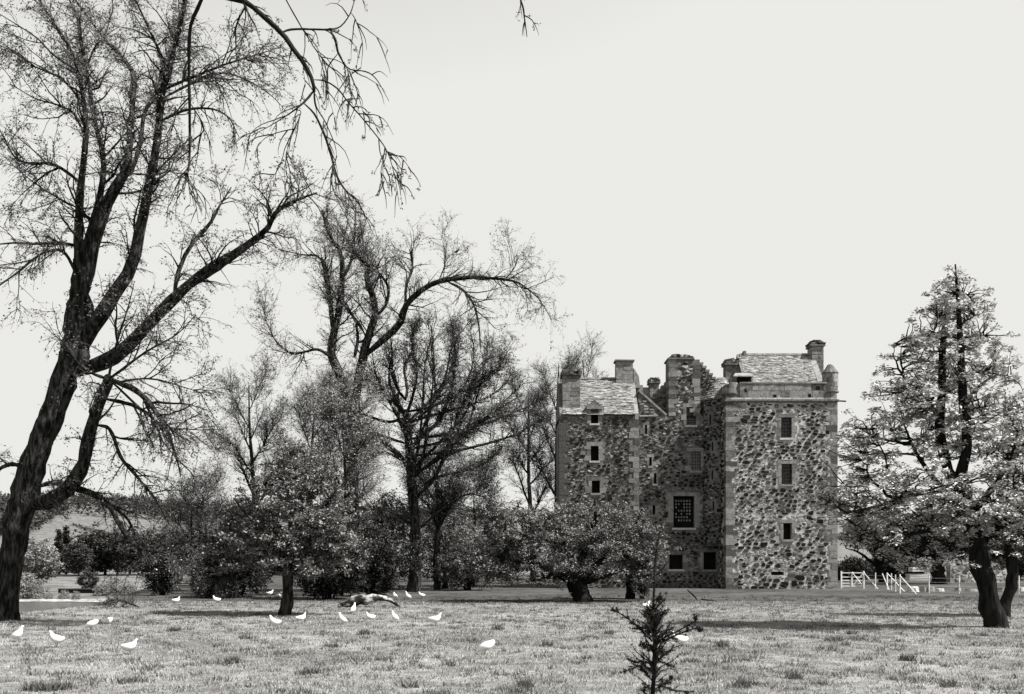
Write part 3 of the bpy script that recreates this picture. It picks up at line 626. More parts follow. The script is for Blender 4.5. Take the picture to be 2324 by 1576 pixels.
# --- the left block
DL = 68.9; lx0, lx1 = cxp(70, DL), cxp(530, DL); lz1 = czp(484, DL); LR = 71.3
lw = [hole(DL, c) for c in ((253, 295, 452, 533), (252, 298, 663, 750), (258, 305, 865, 938))]
lw[0] = (lw[0][0], lw[0][1], lw[0][2], lz1)
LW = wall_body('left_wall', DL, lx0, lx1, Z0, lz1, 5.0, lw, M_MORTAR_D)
LW['label'] = 'left block wall of darker small rubble'
dz1 = czp(450, DL); full = (lw[0][0], lw[0][1], lw[0][2], dz1)
window(DL, lw[1], None, None, dress=.2, seed=12); window(DL, lw[2], None, None, dress=.2, seed=13)
quoins(LW, DL, lx0, Z0, lz1-.05, 1, 23, m=M_STONE[2]); quoins(LW, DL, lx1, Z0, lz1-.05, -1, 24)
kp = mkkeep(rect(lx0+.5, lx1-.5, Z0+.1, lz1-.05), [grow_h(lw[0], .27, .15)]+[grow_h(h, .3, .2) for h in lw[1:]])
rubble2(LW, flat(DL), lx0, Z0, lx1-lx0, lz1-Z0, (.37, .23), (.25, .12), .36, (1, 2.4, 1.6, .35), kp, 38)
# dormer
mb = MB(); dx0, dx1 = cxp(228, DL), cxp(318, DL)
mb.box((full[0]-.3, DL+.35, lz1), (full[1]+.3, DL+.8, dz1)); DO = mb.build('dormer', M_ASH, CASTLE)
for xa, xb in ((full[0]-.3, full[0]), (full[1], full[1]+.3)): mb = MB(); mb.box((xa, DL-.02, lz1), (xb, DL+.346, dz1)); mb.build('dormer_jamb', M_ASH, DO)
for s in (0, 1):
    mb = MB(); mb.box((full[0]-.27, DL-.03, full[2]), (full[0], DL+.3, lz1-.005)) if s == 0 else mb.box((full[1], DL-.03, full[2]), (full[1]+.27, DL+.3, lz1-.005)); mb.build('jamb_stone', M_ASH, DO)
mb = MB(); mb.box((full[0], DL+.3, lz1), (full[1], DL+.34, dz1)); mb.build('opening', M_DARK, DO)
mb = MB(); mb.box((dx0, DL-.14, dz1), (dx1, DL+.85, dz1+.27)); mb.build('cornice', M_ASH, DO)
mb = MB(); mb.prism([(dx0+.04, dz1+.272), (dx1-.04, dz1+.272), ((dx0+dx1)/2, dz1+.64)], DL-.06, DL+1.3); mb.build('pediment', M_ASH_D, DO)
mb = MB(); mb.box((full[0]-.1, DL-.08, full[2]-.12), (full[1]+.1, DL+.3, full[2])); mb.build('sill', M_STONE[4], DO)
lrx1 = cxp(508, DL)
def dclip(u, y): x = lx0+.2+u; return not (dx0-.02 < x < dx1+.02 and y < 1.0)
pitched('left_roof', lx0+.2, lrx1, DL-.12, lz1+.02, LR, czp(272, LR), seed=52, clip=dclip, sw=.28, sh=.14)
gable('gable', lx0, lx0+.2-.004, DL-.05, lz1, LR, czp(280, LR), M_ASH_D); gable('gable', lrx1+.004, lx1, DL-.05, lz1, LR, czp(280, LR), M_ASH)
mb = MB()
c1 = chimney(88, 190, 250, 470, DL+.3, 1.5, cap=None, seed=63, label='corner chimney with a pointed rubble cap'); x0, x1, z1 = cxp(88, DL+.3), cxp(190, DL+.3), czp(250, DL+.3)+.1
R = random.Random(4); mb = MB()
for lev in range(5):
    s = 1-.17*lev
    for i in range(7):
        for j in range(5):
            if max(abs(i-3)/3, abs(j-2)/2) < .6: continue
            c = ((x0+x1)/2+(i-3)/3*.56*s, DL+.3+.75+(j-2)/2*.7*s, z1+.07+lev*.13); mb.box((c[0]-.13, c[1]-.17, c[2]-.1), (c[0]+.13, c[1]+.17, c[2]+.09), R.choice([0, 1, 1, 2]), jit=.045)
mb.lathe(((x0+x1)/2, DL+1.05), [(.5, z1), (.3, z1+.62), (.12, z1+.72)], 8, 1); mb.build('rubble_cap', M_STONE[1:4], c1, kind='stuff')
chimney(400, 498, 170, 300, LR-.4, .9, cap=None, seed=64, label='squat chimney on the left ridge')
mb = MB(); xa, xb = cxp(498, LR), cxp(528, LR); mb.prism([(xa, czp(330, LR)), (xb+.1, czp(330, LR)), (xb, czp(262, LR)), (xa, czp(215, LR))], LR-.35, LR+.4); mb.build('chimney_shoulder', M_ASH, CASTLE)
mb = MB(); mb.box((cxp(520, LR), LR-.1, czp(400, LR)), (cxp(555, LR), LR+2, czp(310, LR)), jit=.01); mb.build('back_wall', M_ASH, CASTLE)
DB = 77
mb = MB(); mb.box((cxp(556, DB), DB, czp(520, DB)), (cxp(642, DB), DB+1.5, czp(322, DB))); mb.box((cxp(540, DB), DB-.06, czp(378, DB)), (cxp(645, DB), DB, czp(370, DB))); mb.build('back_gable', M_ASH, CASTLE)
chimney(597, 650, 298, 420, DB-.3, 1.0, seed=65)

# rubble: the 300 stones that show largest are objects of their own, the others one mesh per wall
order = sorted(range(len(STONES)), key=lambda i: -STONES[i][0]); big = set(order[:300])
for i in order[:300]:
    _, vs, fs, t_, par = STONES[i]; mesh('stone', vs, fs, M_STONE[t_], par)
rest = {}
for i in order[300:]: rest.setdefault(STONES[i][4].name, []).append(STONES[i])
for pn, lst in rest.items():
    mb = MB()
    for _, vs, fs, t_, par in lst: mb.add(vs, fs, t_)
    mb.build('rubble_stones', M_STONE, lst[0][4], kind='stuff')
# ------------------------------------------------------------------ trees: traced limbs, grown branches, leaf faces
def unit(v): return v/np.maximum(np.linalg.norm(v, axis=-1, keepdims=True), 1e-9)
def smooth_line(p, n):
    """Catmull-Rom through p (m, k) -> (n, k)"""
    p = np.asarray(p, float); m = len(p); e = np.vstack([2*p[0]-p[1], p, 2*p[-1]-p[-2]])
    t = np.linspace(0, m-1-1e-6, n); i = t.astype(int); f = (t-i)[:, None]
    a, b, c, d = e[i], e[i+1], e[i+2], e[i+3]
    return .5*((2*b)+(c-a)*f+(2*a-5*b+4*c-d)*f*f+(3*b-a-3*c+d)*f**3)
def tubes(P, R, S=6, seed=0):
    """P (N,K,3), R (N,K) -> verts, quads"""
    N, K, _ = P.shape; T = unit(np.gradient(P, axis=1)); mean = unit(P[:, -1]-P[:, 0])
    ref = np.where(np.abs(mean[:, 2:3]) < .8, np.array([[0, 0, 1.]]), np.array([[1., 0, 0]]))[:, None, :]
    U = unit(np.cross(T, np.broadcast_to(ref, T.shape))); W = np.cross(T, U)
    a = np.arange(S)*2*np.pi/S
    V = P[:, :, None, :]+R[:, :, None, None]*(np.cos(a)[None, None, :, None]*U[:, :, None, :]+np.sin(a)[None, None, :, None]*W[:, :, None, :])
    idx = np.arange(N*K*S).reshape(N, K, S); nx = np.roll(idx, -1, axis=2)
    F = np.stack([idx[:, :-1], nx[:, :-1], nx[:, 1:], idx[:, 1:]], -1).reshape(-1, 4)
    return V.reshape(-1, 3), F
def cat(parts):
    V, F, o = [], [], 0
    for v, f in parts: V.append(v); F.append(f+o); o += len(v)
    return np.vstack(V), np.vstack(F)
def limb(trace, D, dD=0.0, n=22, wob=0.06, seed=0, d0=0.0):
    """trace [(x, y, width px), ...] -> a limb in space; it leans from depth D+d0 to D+d0+dD along its length"""
    t = smooth_line(trace, n); R = np.random.default_rng(seed+int(abs(trace[0][0])*3+abs(trace[-1][1])))
    s = np.linspace(0, 1, n); dep = D+d0+dD*s+wob*np.sin(s*7+R.uniform(0, 6))*s
    p = np.stack([(t[:, 0]-CX)/FO*dep, dep, EYE+(HY-t[:, 1])/FO*dep], -1)
    r = np.maximum(t[:, 2], .6)*.46/FO*dep
    r = r*(1+.035*np.sin(s*n*1.7+R.uniform(0, 6))+.03*R.standard_normal(n))
    p = p+R.standard_normal((n, 3))*r[:, None]*.06
    return p, r
def limb_mesh(name, p, r, m, parent, S=10, rough=.10, seed=0, flare=0.0):
    n = len(p)
    if flare > 0:
        k = np.exp(-np.arange(n)/n*14); r = r*(1+flare*k)
    v, f = tubes(p[None], r[None], S); R = np.random.default_rng(seed+n)
    c = np.repeat(p, S, axis=0); a = np.tile(np.arange(S), n); i = np.repeat(np.arange(n), S)
    lob = 1+rough*np.sin(a*2*np.pi/S*3+i*.18+seed)+rough*.8*R.standard_normal(len(v))
    v = c+(v-c)*lob[:, None]
    cap = [tuple(range((n-1)*S, n*S))]
    return mesh(name, v, [tuple(q) for q in f]+cap, m, parent, smooth=True)
def grow(P, RD, n, trange, length, angle, K, wig, grav, rfrac, rmin, R, tipfall=.5, up=None, wts=None, inherit=.0, outward=None):
    """n child branches on the polylines P (list of (K,3)) with radii RD"""
    L = np.array([np.linalg.norm(np.diff(p, axis=0), axis=1).sum() for p in P]) if wts is None else np.asarray(wts, float)
    pi = R.choice(len(P), n, p=L/L.sum()); t = R.uniform(*trange, n); t = t**.9
    Kp = P[0].shape[0]; same = all(p.shape[0] == Kp for p in P)
    if same:
        A = np.stack(P) if isinstance(P, list) else P; B = np.stack(RD) if isinstance(RD, list) else RD
    x = t*(Kp-1); i = np.minimum(x.astype(int), Kp-2); f = (x-i)[:, None]
    p0 = A[pi, i]*(1-f)+A[pi, i+1]*f; tan = unit(A[pi, i+1]-A[pi, i]); r0 = B[pi, i]*(1-f[:, 0])+B[pi, i+1]*f[:, 0]
    per = unit(np.cross(tan, R.standard_normal((n, 3))))
    if outward is not None: per = unit(per+outward*unit(p0-A[:, :, :].mean((0, 1))))
    ang = R.uniform(*angle, n)[:, None]; d = unit(np.cos(ang)*tan+np.sin(ang)*per)
    ln = R.uniform(*length, n)*(1-tipfall*t); st = (ln/(K-1))[:, None]
    Q = np.zeros((n, K, 3)); Q[:, 0] = p0
    for k in range(1, K):
        d = unit(d+wig*R.standard_normal((n, 3))+np.array([0, 0, -grav])*(k/K)+(np.array([0, 0, up]) if up else 0)); Q[:, k] = Q[:, k-1]+d*st
    rr = np.clip(r0*rfrac, rmin, None); rr = np.minimum(rr, ln*.014+rmin)
    RR = rr[:, None]*(1-np.linspace(0, 1, K)**1.2)[None]+rmin*.35
    return Q, RR
def along(Q, n, R, tr=(0.15, 1.0)):
    N, K, _ = Q.shape; i = R.integers(0, N, n); x = R.uniform(*tr, n)*(K-1); k = np.minimum(x.astype(int), K-2); f = (x-k)[:, None]
    return Q[i, k]*(1-f)+Q[i, k+1]*f
def leaves(C, size, R, upb=.3, asp=.55, spread=0.0):
    """one folded rhombic leaf face at each point"""
    n = len(C); C = C+R.standard_normal((n, 3))*spread
    a = unit(R.standard_normal((n, 3))+np.array([0, 0, -.15])); nrm = unit(R.standard_normal((n, 3))+np.array([0, 0, upb*3])); b = unit(np.cross(nrm, a)); a = unit(np.cross(b, nrm))
    s = (size*R.uniform(.6, 1.4, n))[:, None]
    V = np.stack([C, C+a*s*.55+b*s*asp*.5-nrm*s*.06, C+a*s, C+a*s*.5-b*s*asp*.5+nrm*s*.06], 1).reshape(-1, 3)
    return V, np.arange(n*4).reshape(n, 4)
def build_tree(name, label, base, group=None, cat='tree'):
    return thing(name, label, cat, tuple(float(c) for c in base), group)

def rooted(tr, D): return [(tr[0][0], tr[0][1]+.45*FO/D, tr[0][2]*1.12)]+list(tr)      # the foot goes into the ground
def traced_tree(name, label, base, D, trunk, limbs, seed, br=(300, 2500, 9000), blen=((1.2, 3.2), (.5, 1.3), (.2, .5)), nleaf=20000, leaf=.05, lm=None, grav=(.1, .15, .2), ang=(.4, 1.2), sprout=0, bark=None, trange=(.15, 1), S=12, wig=.16, upw=.06, group=None, tl=None, leaf_s=.05, sproutr=.3, rmin=.006, wts=None, spm=None, wf=.88):
    R = np.random.default_rng(seed); lm = lm or M_LEAF_SP; bark = bark or M_BARK; trunk = rooted(trunk, D)
    root = build_tree(name, label, base, group)
    p, r = limb(trunk, D, 0, 48, seed=seed); r = r*wf; limb_mesh('trunk', p, r, bark, root, S+8, .07, seed, flare=.2)
    LP, LRD = [], []; ALLP, ALLR = [p], [r]
    for i, L in enumerate(limbs):
        tr, dd = L[0], L[1]; d0 = L[2] if len(L) > 2 else 0
        q, s = limb(tr, D, dd, 22, seed=seed+i*7, d0=d0); s = s*wf; s[:3] *= (.5, .75, .92); limb_mesh('limb', q, s, bark, root, S if s[0] > .06 else 7, .07, seed+i); LP.append(q); LRD.append(s)
    b1, r1 = grow(LP, LRD, br[0], trange, blen[0], ang, 9, wig, grav[0], .5, min(.016, rmin*2.7), R, up=upw, wts=wts)
    P1 = np.concatenate([b1, np.stack([smooth_line(q, 9) for q in LP])]); R1 = np.concatenate([r1, np.stack([smooth_line(np.stack([s, s], -1), 9)[:, 0] for s in LRD])])
    b2, r2 = grow(P1, R1, br[1], (.1, 1), blen[1], ang, 6, wig*1.1, grav[1], .5, .008, R, wts=np.linalg.norm(P1[:, -1]-P1[:, 0], axis=1))
    b3, r3 = grow(b2, r2, br[2], (.1, 1), blen[2], (.3, 1.1), 4, wig, grav[2], .5, rmin, R)
    v, f = tubes(b1, r1, 5); mesh('branches', v, f, M_BARKD, root, smooth=True, kind='stuff')
    v, f = tubes2((b2, r2), (b3, r3)); mesh('twigs', v, f, M_TWIG, root, kind='stuff')
    C = along(b3, nleaf, R)
    if sprout:
        LPp = [smooth_line(q, 22) for q in [p]+LP[:tl or len(LP)]]; w = np.array([len(q) for q in LPp], float)
        Q = np.stack(LPp); Rr = np.stack([smooth_line(np.stack([s, s], -1), 22)[:, 0] for s in [r]+LRD[:tl or len(LP)]])
        sb, sr = grow(Q, Rr, sprout, (.3, .95), (sproutr*.5, sproutr*2), (.6, 1.5), 4, .25, -.1, .1, .005, R, tipfall=.2)
        # start on the bark, not inside
        v2, f2 = tubes(sb, sr, 3); mesh('sprouts', v2, f2, M_TWIG, root, kind='stuff')
        v2, f2 = leaves(along(sb, sprout*9, R, (.2, 1)), leaf, R, spread=leaf_s); mesh('sprout_leaves', v2, f2, spm or M_SPROUT, root, kind='stuff')
    v, f = leaves(C, leaf, R, spread=leaf_s); mesh('foliage', v, f, lm, root, kind='stuff')
    return root
def tubes2(*prs):
    V, F, o = [], [], 0
    for P, Rr in prs:
        v, f = tubes(P, Rr, 3); V.append(v); F.append(f+o); o += len(v)
    return np.vstack(V), np.vstack(F)

def crown_tree(name, label, base, D, trunk, limbs, lobes, seed, nclump=500, leaves_per=40, leaf=.08, lm=None, clump_r=.3, flat_=.5, prim=30, bark=None, shell=.45, group=None, cat='tree', twigs=True, upb=.5, blossom=0, brad=.03, S=10, asp=.55, deep=.9, sag=.12, clusters=0, csig=(.4, .4, .18)):
    """leafy tree: the crown is a set of lobes (x, y, rx, ry, depth offset); leaf clumps sit in them on branches from the limbs"""
    R = np.random.default_rng(seed); bark = bark or M_BARKD; lm = lm or M_LEAF_HW; trunk = rooted(trunk, D) if trunk else trunk
    root = build_tree(name, label, base, group, cat)
    LP = []
    for i, (tr, dd) in enumerate([(t_, 0) if not isinstance(t_[0], list) else t_ for t_ in ([trunk] if trunk else [])]+limbs):
        q, s = limb(tr, D, dd, 18, seed=seed+i*5)
        limb_mesh('trunk' if (i == 0 and trunk) else 'limb', q, s, bark, root, S if i == 0 else 7, .08, seed+i, flare=.15 if i == 0 else 0); LP.append(q)
    if not LP: LP = [np.linspace(np.array(base), np.array(base)+np.array([0, 0, .6]), 18)]
    SK = np.vstack([q[4:] for q in LP]) if len(LP[0]) > 6 else np.vstack(LP)
    w = np.array([l[2]*l[3]*(l[5] if len(l) > 5 else 1) for l in lobes], float); li = R.choice(len(lobes), nclump, p=w/w.sum())
    
    ncl = clusters or nclump; ci = R.integers(0, ncl, nclump); ci[:ncl] = np.arange(ncl)[:nclump]; li = li[ci]
    A = np.array([l[:5] for l in lobes])[li]; dr = unit(R.standard_normal((ncl, 3))); rad = (R.uniform(shell**3, 1, ncl)**(1/3))[:, None]; dr = (dr*rad)[ci]
    dep = D+A[:, 4]+dr[:, 1]*A[:, 2]/FO*D*deep
    px, py = A[:, 0]+dr[:, 0]*A[:, 2], A[:, 1]-dr[:, 2]*A[:, 3]
    C = np.stack([(px-CX)/FO*dep, dep, EYE+(HY-py)/FO*dep], -1)
    if clusters: C = C+R.standard_normal(C.shape)*np.array(csig)
    C[:, 2] = np.maximum(C[:, 2], ground_z(C[:, 0], C[:, 1])+.12)
    # primary branches to a spread of clumps, secondary ones from those to the rest
    def joinup(src, dst, K, sagk, r0, r1):
        d2 = ((dst[:, None]-src[None])**2*np.array([1, 1, 1.0])).sum(-1)+4.0*np.maximum(src[None, :, 2]-dst[:, None, 2]+.1, 0)**2
        j = d2.argmin(1); s = src[j]; t = np.linspace(0, 1, K)[None, :, None]; mid = (s+dst)/2; ln = np.linalg.norm(dst-s, axis=1, keepdims=True)
        mid = mid+np.array([0, 0, 1])*ln*sagk+R.standard_normal(mid.shape)*ln*.12
        Q = (1-t)**2*s[:, None]+2*t*(1-t)*mid[:, None]+t*t*dst[:, None]; Q[:, 1:-1] += R.standard_normal(Q[:, 1:-1].shape)*ln[:, None]*.02
        rr = np.minimum(r0, ln*.03+.006)*(1-np.linspace(0, 1, K))[None]+r1
        return Q, rr
    pr = C[:prim]; b1, r1 = joinup(SK, pr, 9, sag, brad*1.6, .008)
    SK2 = np.vstack([b1[:, 2:].reshape(-1, 3), SK[len(SK)//3:]]); b2, r2 = joinup(SK2, C[prim:], 6, sag*.6, brad*.6, .005)
    v, f = tubes2((b1, r1), (b2, r2)); mesh('branches', v, f, M_BARKD if bark is M_BARKD else bark, root, kind='stuff')
    n = nclump*leaves_per; ci = R.integers(0, nclump, n); o = unit(R.standard_normal((n, 3)))*(R.random((n, 1))**.5)*clump_r*R.uniform(.6, 1.3, nclump)[ci][:, None]
    o[:, 2] *= flat_; o[:, 2] -= (o[:, 0]**2+o[:, 1]**2)*.35/clump_r*flat_
    v, f = leaves(C[ci]+o, leaf, R, upb=upb, asp=asp); mesh('crown', v, f, lm, root, kind='stuff')
    if blossom:
        k = R.integers(0, nclump, blossom); v, f = leaves(C[k]+R.standard_normal((blossom, 3))*clump_r*.6, leaf*.8, R, upb=.6, asp=.9); mesh('blossom', v, f, M_BLOSSOM, root, kind='stuff')
    return root

c5 = lambda pts: [(x*.3987, y*.3987, w*.3987) for x, y, w in pts]
c7 = lambda pts: [(488.7+x*.59777, 488.7+y*.59777, w*.59777) for x, y, w in pts]

# --- the great leaning tree on the left
b = gpt(14, 1408); D1 = float(b[1])
tr = [(10, 1416, 82), (20, 1330, 58), (30, 1240, 64), (48, 1150, 72), (72, 1060, 66), (112, 950, 62), (150, 850, 66), (174, 780, 76), (181, 715, 70), (184, 655, 50), (181, 590, 34)]
LB = [
 (c5([(456, 1760, 60), (450, 1500, 70), (452, 1360, 66), (452, 1200, 56), (462, 1050, 48), (490, 800, 40), (480, 600, 32), (450, 430, 28), (400, 280, 20), (300, 120, 13), (190, -40, 6)]), -1.6),
 (c5([(452, 1560, 30), (474, 1440, 42), (520, 1290, 46), (575, 1100, 42), (590, 900, 38), (540, 700, 34), (510, 500, 28), (480, 350, 24), (455, 220, 20), (440, 100, 16), (380, -30, 8)]), 1.5),
 (c5([(490, 390, 16), (540, 270, 13), (600, 190, 9), (640, 60, 5)]), .8, 1.2),
 (c5([(450, 1800, 90), (490, 1560, 96), (560, 1280, 84), (650, 1080, 72), (720, 950, 56), (740, 800, 44), (750, 620, 38), (765, 450, 34), (700, 330, 24), (620, 250, 18), (500, 100, 12), (400, -40, 6)]), 1.0),
 (c5([(745, 990, 40), (800, 800, 30), (820, 650, 26), (880, 540, 24), (940, 350, 24), (1000, 200, 20), (1040, 20, 14), (1060, -120, 8)]), 2.0),
 (c5([(440, 2060, 90), (520, 1880, 112), (640, 1690, 104), (760, 1480, 84), (810, 1250, 70), (850, 1050, 62), (890, 850, 54), (910, 680, 48), (930, 500, 42), (970, 350, 34), (1020, 180, 28), (1065, -20, 18)]), -2.0),
 (c5([(945, 370, 24), (860, 190, 18), (790, 40, 12), (740, -60, 6)]), -1.0, -1.8),
 (c5([(930, 510, 22), (1050, 460, 20), (1150, 420, 18), (1250, 380, 15), (1370, 340, 11), (1600, 270, 4)]), -2.0, -1.6),
 (c5([(925, 560, 20), (1100, 470, 18), (1180, 430, 16), (1300, 420, 13), (1450, 480, 9), (1560, 560, 6), (1650, 660, 3)]), 1.5, -1.6),
 (c5([(915, 690, 22), (1050, 630, 19), (1200, 620, 14), (1300, 670, 9), (1360, 780, 5)]), -1.4, -1.4),
 (c5([(450, 1400, 26), (320, 1385, 22), (200, 1390, 17), (80, 1385, 13), (-40, 1395, 9)]), -1.6),
 (c5([(455, 1040, 30), (380, 980, 25), (280, 930, 20), (190, 935, 16), (90, 900, 13), (30, 800, 9), (-20, 700, 6)]), 1.0, -.6),
 (c5([(460, 570, 20), (350, 450, 15), (200, 380, 11), (100, 300, 8), (-10, 260, 5)]), 1.6, -1.0),
 (c5([(480, 770, 22), (420, 650, 17), (330, 600, 13), (200, 560, 9), (60, 480, 5)]), -1.2, -.8),
 (c5([(430, 400, 18), (300, 310, 14), (200, 210, 10), (-20, 70, 5)]), -.8, -1.4),
 (c5([(450, 1190, 16), (300, 1110, 12), (180, 1030, 9), (60, 930, 5)]), 1.8, -.4),
 (c5([(450, 1600, 26), (370, 1440, 22), (280, 1430, 18), (200, 1470, 17), (90, 1560, 14), (-40, 1650, 10)]), -1.8),
 (c5([(740, 990, 18), (840, 995, 15), (930, 985, 12), (965, 940, 9), (945, 840, 5)]), .8, .5),
 ([(158, 850, 40), (205, 833, 42), (262, 806, 40), (330, 745, 34), (400, 672, 30), (470, 612, 24), (550, 562, 19), (605, 522, 15), (622, 488, 12), (655, 462, 9), (720, 438, 4)], -3.2),
 ([(425, 655, 14), (480, 620, 13), (545, 575, 10), (600, 535, 7)], -1.2, -1.4),
 ([(396, 676, 14), (404, 620, 12), (432, 560, 11), (478, 505, 9), (497, 470, 6), (525, 425, 3)], 1.0, -1.2),
 ([(70, 1150, 46), (110, 1135, 42), (152, 1113, 40), (185, 1062, 36), (205, 980, 32), (228, 905, 30), (248, 858, 28)], -2.6),
 ([(250, 862, 20), (310, 888, 17), (350, 930, 14), (376, 972, 11), (398, 1030, 8), (410, 1080, 4)], -1.2, -2.5),
 ([(238, 905, 12), (300, 920, 11), (350, 952, 8), (385, 1005, 4)], 1.0, -2.3),
 ([(222, 966, 12), (250, 976, 11), (275, 1040, 10), (310, 1082, 8), (350, 1130, 6), (384, 1190, 3)], .8, -2.0),
 ([(88, 1104, 18), (130, 1096, 18), (170, 1110, 17), (212, 1122, 17), (250, 1152, 16), (278, 1202, 14), (302, 1234, 12), (332, 1250, 9), (405, 1256, 4)], -2.4, -.2),
 ([(240, 1136, 10), (290, 1180, 8), (312, 1230, 6), (340, 1290, 3)], .9, -1.4),
 ([(246, 860, 10), (262, 790, 6), (290, 700, 4), (305, 640, 2)], -1.0, -2.5), ([(250, 860, 9), (330, 800, 6), (400, 760, 4), (445, 715, 2)], .5, -2.5),
 ([(248, 862, 10), (205, 845, 8), (170, 815, 5), (130, 760, 2)], -1.6, -2.5), ([(252, 866, 9), (360, 960, 5), (440, 975, 3), (505, 975, 1.5)], -.6, -2.5),
 ([(250, 870, 8), (340, 860, 5), (420, 880, 3), (480, 900, 1.5)], .9, -2.5),
 ([(60, 1060, 14), (20, 1055, 12), (-20, 1075, 9)], -.8),
]
T1 = traced_tree('leaning_willow', 'huge leaning bare-limbed tree at the left edge', b, D1, tr, LB, 101, br=(300, 2300, 8500), blen=((1.0, 2.8), (.5, 1.5), (.2, .65)), nleaf=32000, leaf=.07, grav=(.10, .25, .4), sprout=1500, tl=7, sproutr=.35, S=14, rmin=.0045)

# --- the tall forked tree behind the hawthorn
b = gpt(800, 1346); D2 = float(b[1])
tr = [(800, 1350, 44), (798, 1200, 38), (795, 1080, 38), (795, 1000, 44), (798, 950, 46)]
LB = [
 (c7([(512, 780, 40), (500, 690, 40), (470, 600, 42), (442, 530, 40), (448, 460, 36), (470, 370, 32), (482, 250, 26), (478, 150, 20), (430, 70, 14), (405, -20, 8)]), -1.0),
 (c7([(445, 430, 24), (438, 340, 22), (428, 270, 22), (410, 170, 20)]), 1.0, -.5),
 (c7([(412, 180, 9), (380, 152, 8), (330, 150, 6), (240, 130, 3)]), -.8, .5),
 (c7([(440, 540, 16), (385, 510, 14), (300, 525, 11), (240, 490, 8), (200, 420, 5), (180, 350, 2)]), -1.6, -.6),
 (c7([(484, 240, 16), (520, 160, 13), (530, 40, 7), (535, -60, 4)]), 1.0, -.8),
 (c7([(520, 800, 44), (538, 650, 42), (560, 540, 40), (578, 470, 36), (605, 390, 32), (600, 320, 28), (574, 240, 26), (584, 200, 20), (545, 160, 16), (510, 110, 10), (470, 40, 4)]), 1.0),
 (c7([(612, 385, 16), (650, 335, 15), (656, 275, 13), (626, 232, 10), (600, 285, 6)]), -.8, .7),
 (c7([(562, 440, 15), (520, 380, 13), (490, 330, 10), (430, 270, 5)]), 1.2, .5),
 (c7([(570, 530, 38), (640, 470, 34), (700, 410, 32), (722, 350, 30), (770, 295, 26), (850, 250, 24), (940, 240, 18), (1000, 236, 15), (1100, 245, 12), (1160, 262, 8), (1230, 320, 5), (1275, 395, 2)]), -3.5, .4),
 (c7([(885, 254, 13), (940, 285, 12), (980, 340, 11), (1000, 420, 8), (1006, 510, 4)]), -1.0, -1.6),
 (c7([(722, 340, 14), (725, 270, 13), (748, 200, 11), (738, 130, 6)]), 1.0, -.8), (c7([(850, 245, 6), (870, 190, 5), (878, 105, 3)]), -.5, -1.4),
 (c7([(528, 540, 18), (541, 470, 15), (535, 412, 13)]), .4, .2), (c7([(1100, 245, 6), (1135, 200, 5), (1150, 160, 3)]), .5, -2.6),
]
T2 = traced_tree('forked_tree', 'tall forked tree with sinuous bare limbs behind the hawthorn', b, D2, tr, LB, 202, br=(170, 1200, 5200), blen=((1.5, 4.0), (.8, 2.2), (.35, .9)), nleaf=13000, leaf=.09, grav=(.05, .0, .1), sprout=1100, tl=6, sproutr=.8, upw=.12, rmin=.004)

# --- the broad round-headed tree with ivied trunk
b = gpt(940, 1344); D3 = float(b[1])
tr = c7([(755, 1436, 84), (758, 1360, 70), (760, 1300, 66), (755, 1150, 58), (745, 1000, 54), (735, 850, 48), (722, 740, 36)])
LB = [(c7([(742, 980, 26), (690, 900, 22), (600, 840, 17), (530, 815, 9), (450, 770, 3)]), -2.0), (c7([(728, 770, 26), (680, 710, 20), (620, 650, 13), (570, 620, 5)]), 1.5),
 (c7([(725, 760, 24), (748, 690, 18), (765, 600, 12), (745, 480, 6), (760, 400, 3)]), -2.0), (c7([(745, 880, 28), (800, 820, 24), (850, 780, 20), (900, 640, 14), (912, 500, 7), (890, 380, 3)]), 1.5),
 (c7([(755, 1080, 28), (830, 1000, 24), (880, 900, 20), (940, 830, 15), (1020, 770, 9), (1150, 690, 4)]), -2.5), (c7([(790, 1020, 20), (860, 990, 15), (950, 970, 11), (1040, 930, 8), (1090, 870, 4)]), 2.0),
 (c7([(800, 960, 22), (870, 900, 18), (920, 760, 13), (960, 680, 9), (1060, 600, 6), (1115, 510, 3)]), -1.5), (c7([(735, 850, 22), (700, 780, 15), (690, 640, 9), (650, 520, 5), (640, 470, 3)]), 2.5),
 (c7([(745, 950, 18), (640, 900, 14), (560, 930, 9), (500, 1000, 4)]), 1.2), (c7([(780, 830, 18), (830, 700, 13), (830, 560, 9), (820, 420, 4)]), -1.0), (c7([(850, 780, 14), (960, 620, 8), (980, 500, 5), (960, 430, 2)]), 2.0),
 (c7([(760, 1200, 20), (860, 1120, 14), (960, 1060, 9), (1070, 1090, 4)]), -2.0), (c7([(755, 1180, 20), (650, 1120, 12), (560, 1120, 5)]), -2.0)]
R3 = random.Random(33)
for i in range(19):
    a = math.radians(6+i*168/18+R3.uniform(-5, 5)); sy = R3.uniform(905, 1110); sx_ = 920+(sy-905)*.09; ex, ey = 992+238*math.cos(a)*R3.uniform(.85, 1.05), 935-220*math.sin(a)*R3.uniform(.85, 1.03)+40*(1-math.sin(a))
    k_ = R3.uniform(.55, .8); mx_, my_ = sx_+(ex-sx_)*k_+R3.uniform(-14, 14), sy+(ey-sy)*R3.uniform(.35, .5)
    LB.append(([(sx_, sy, 11), ((sx_+mx_)/2+R3.uniform(-8, 8), (sy+my_)/2+R3.uniform(0, 14), 10), (mx_, my_, 8), ((mx_+ex)/2+R3.uniform(-16, 16), (my_+ey)/2+R3.uniform(-10, 10), 5), (ex, ey, 1.5)], R3.uniform(-4, 4)))
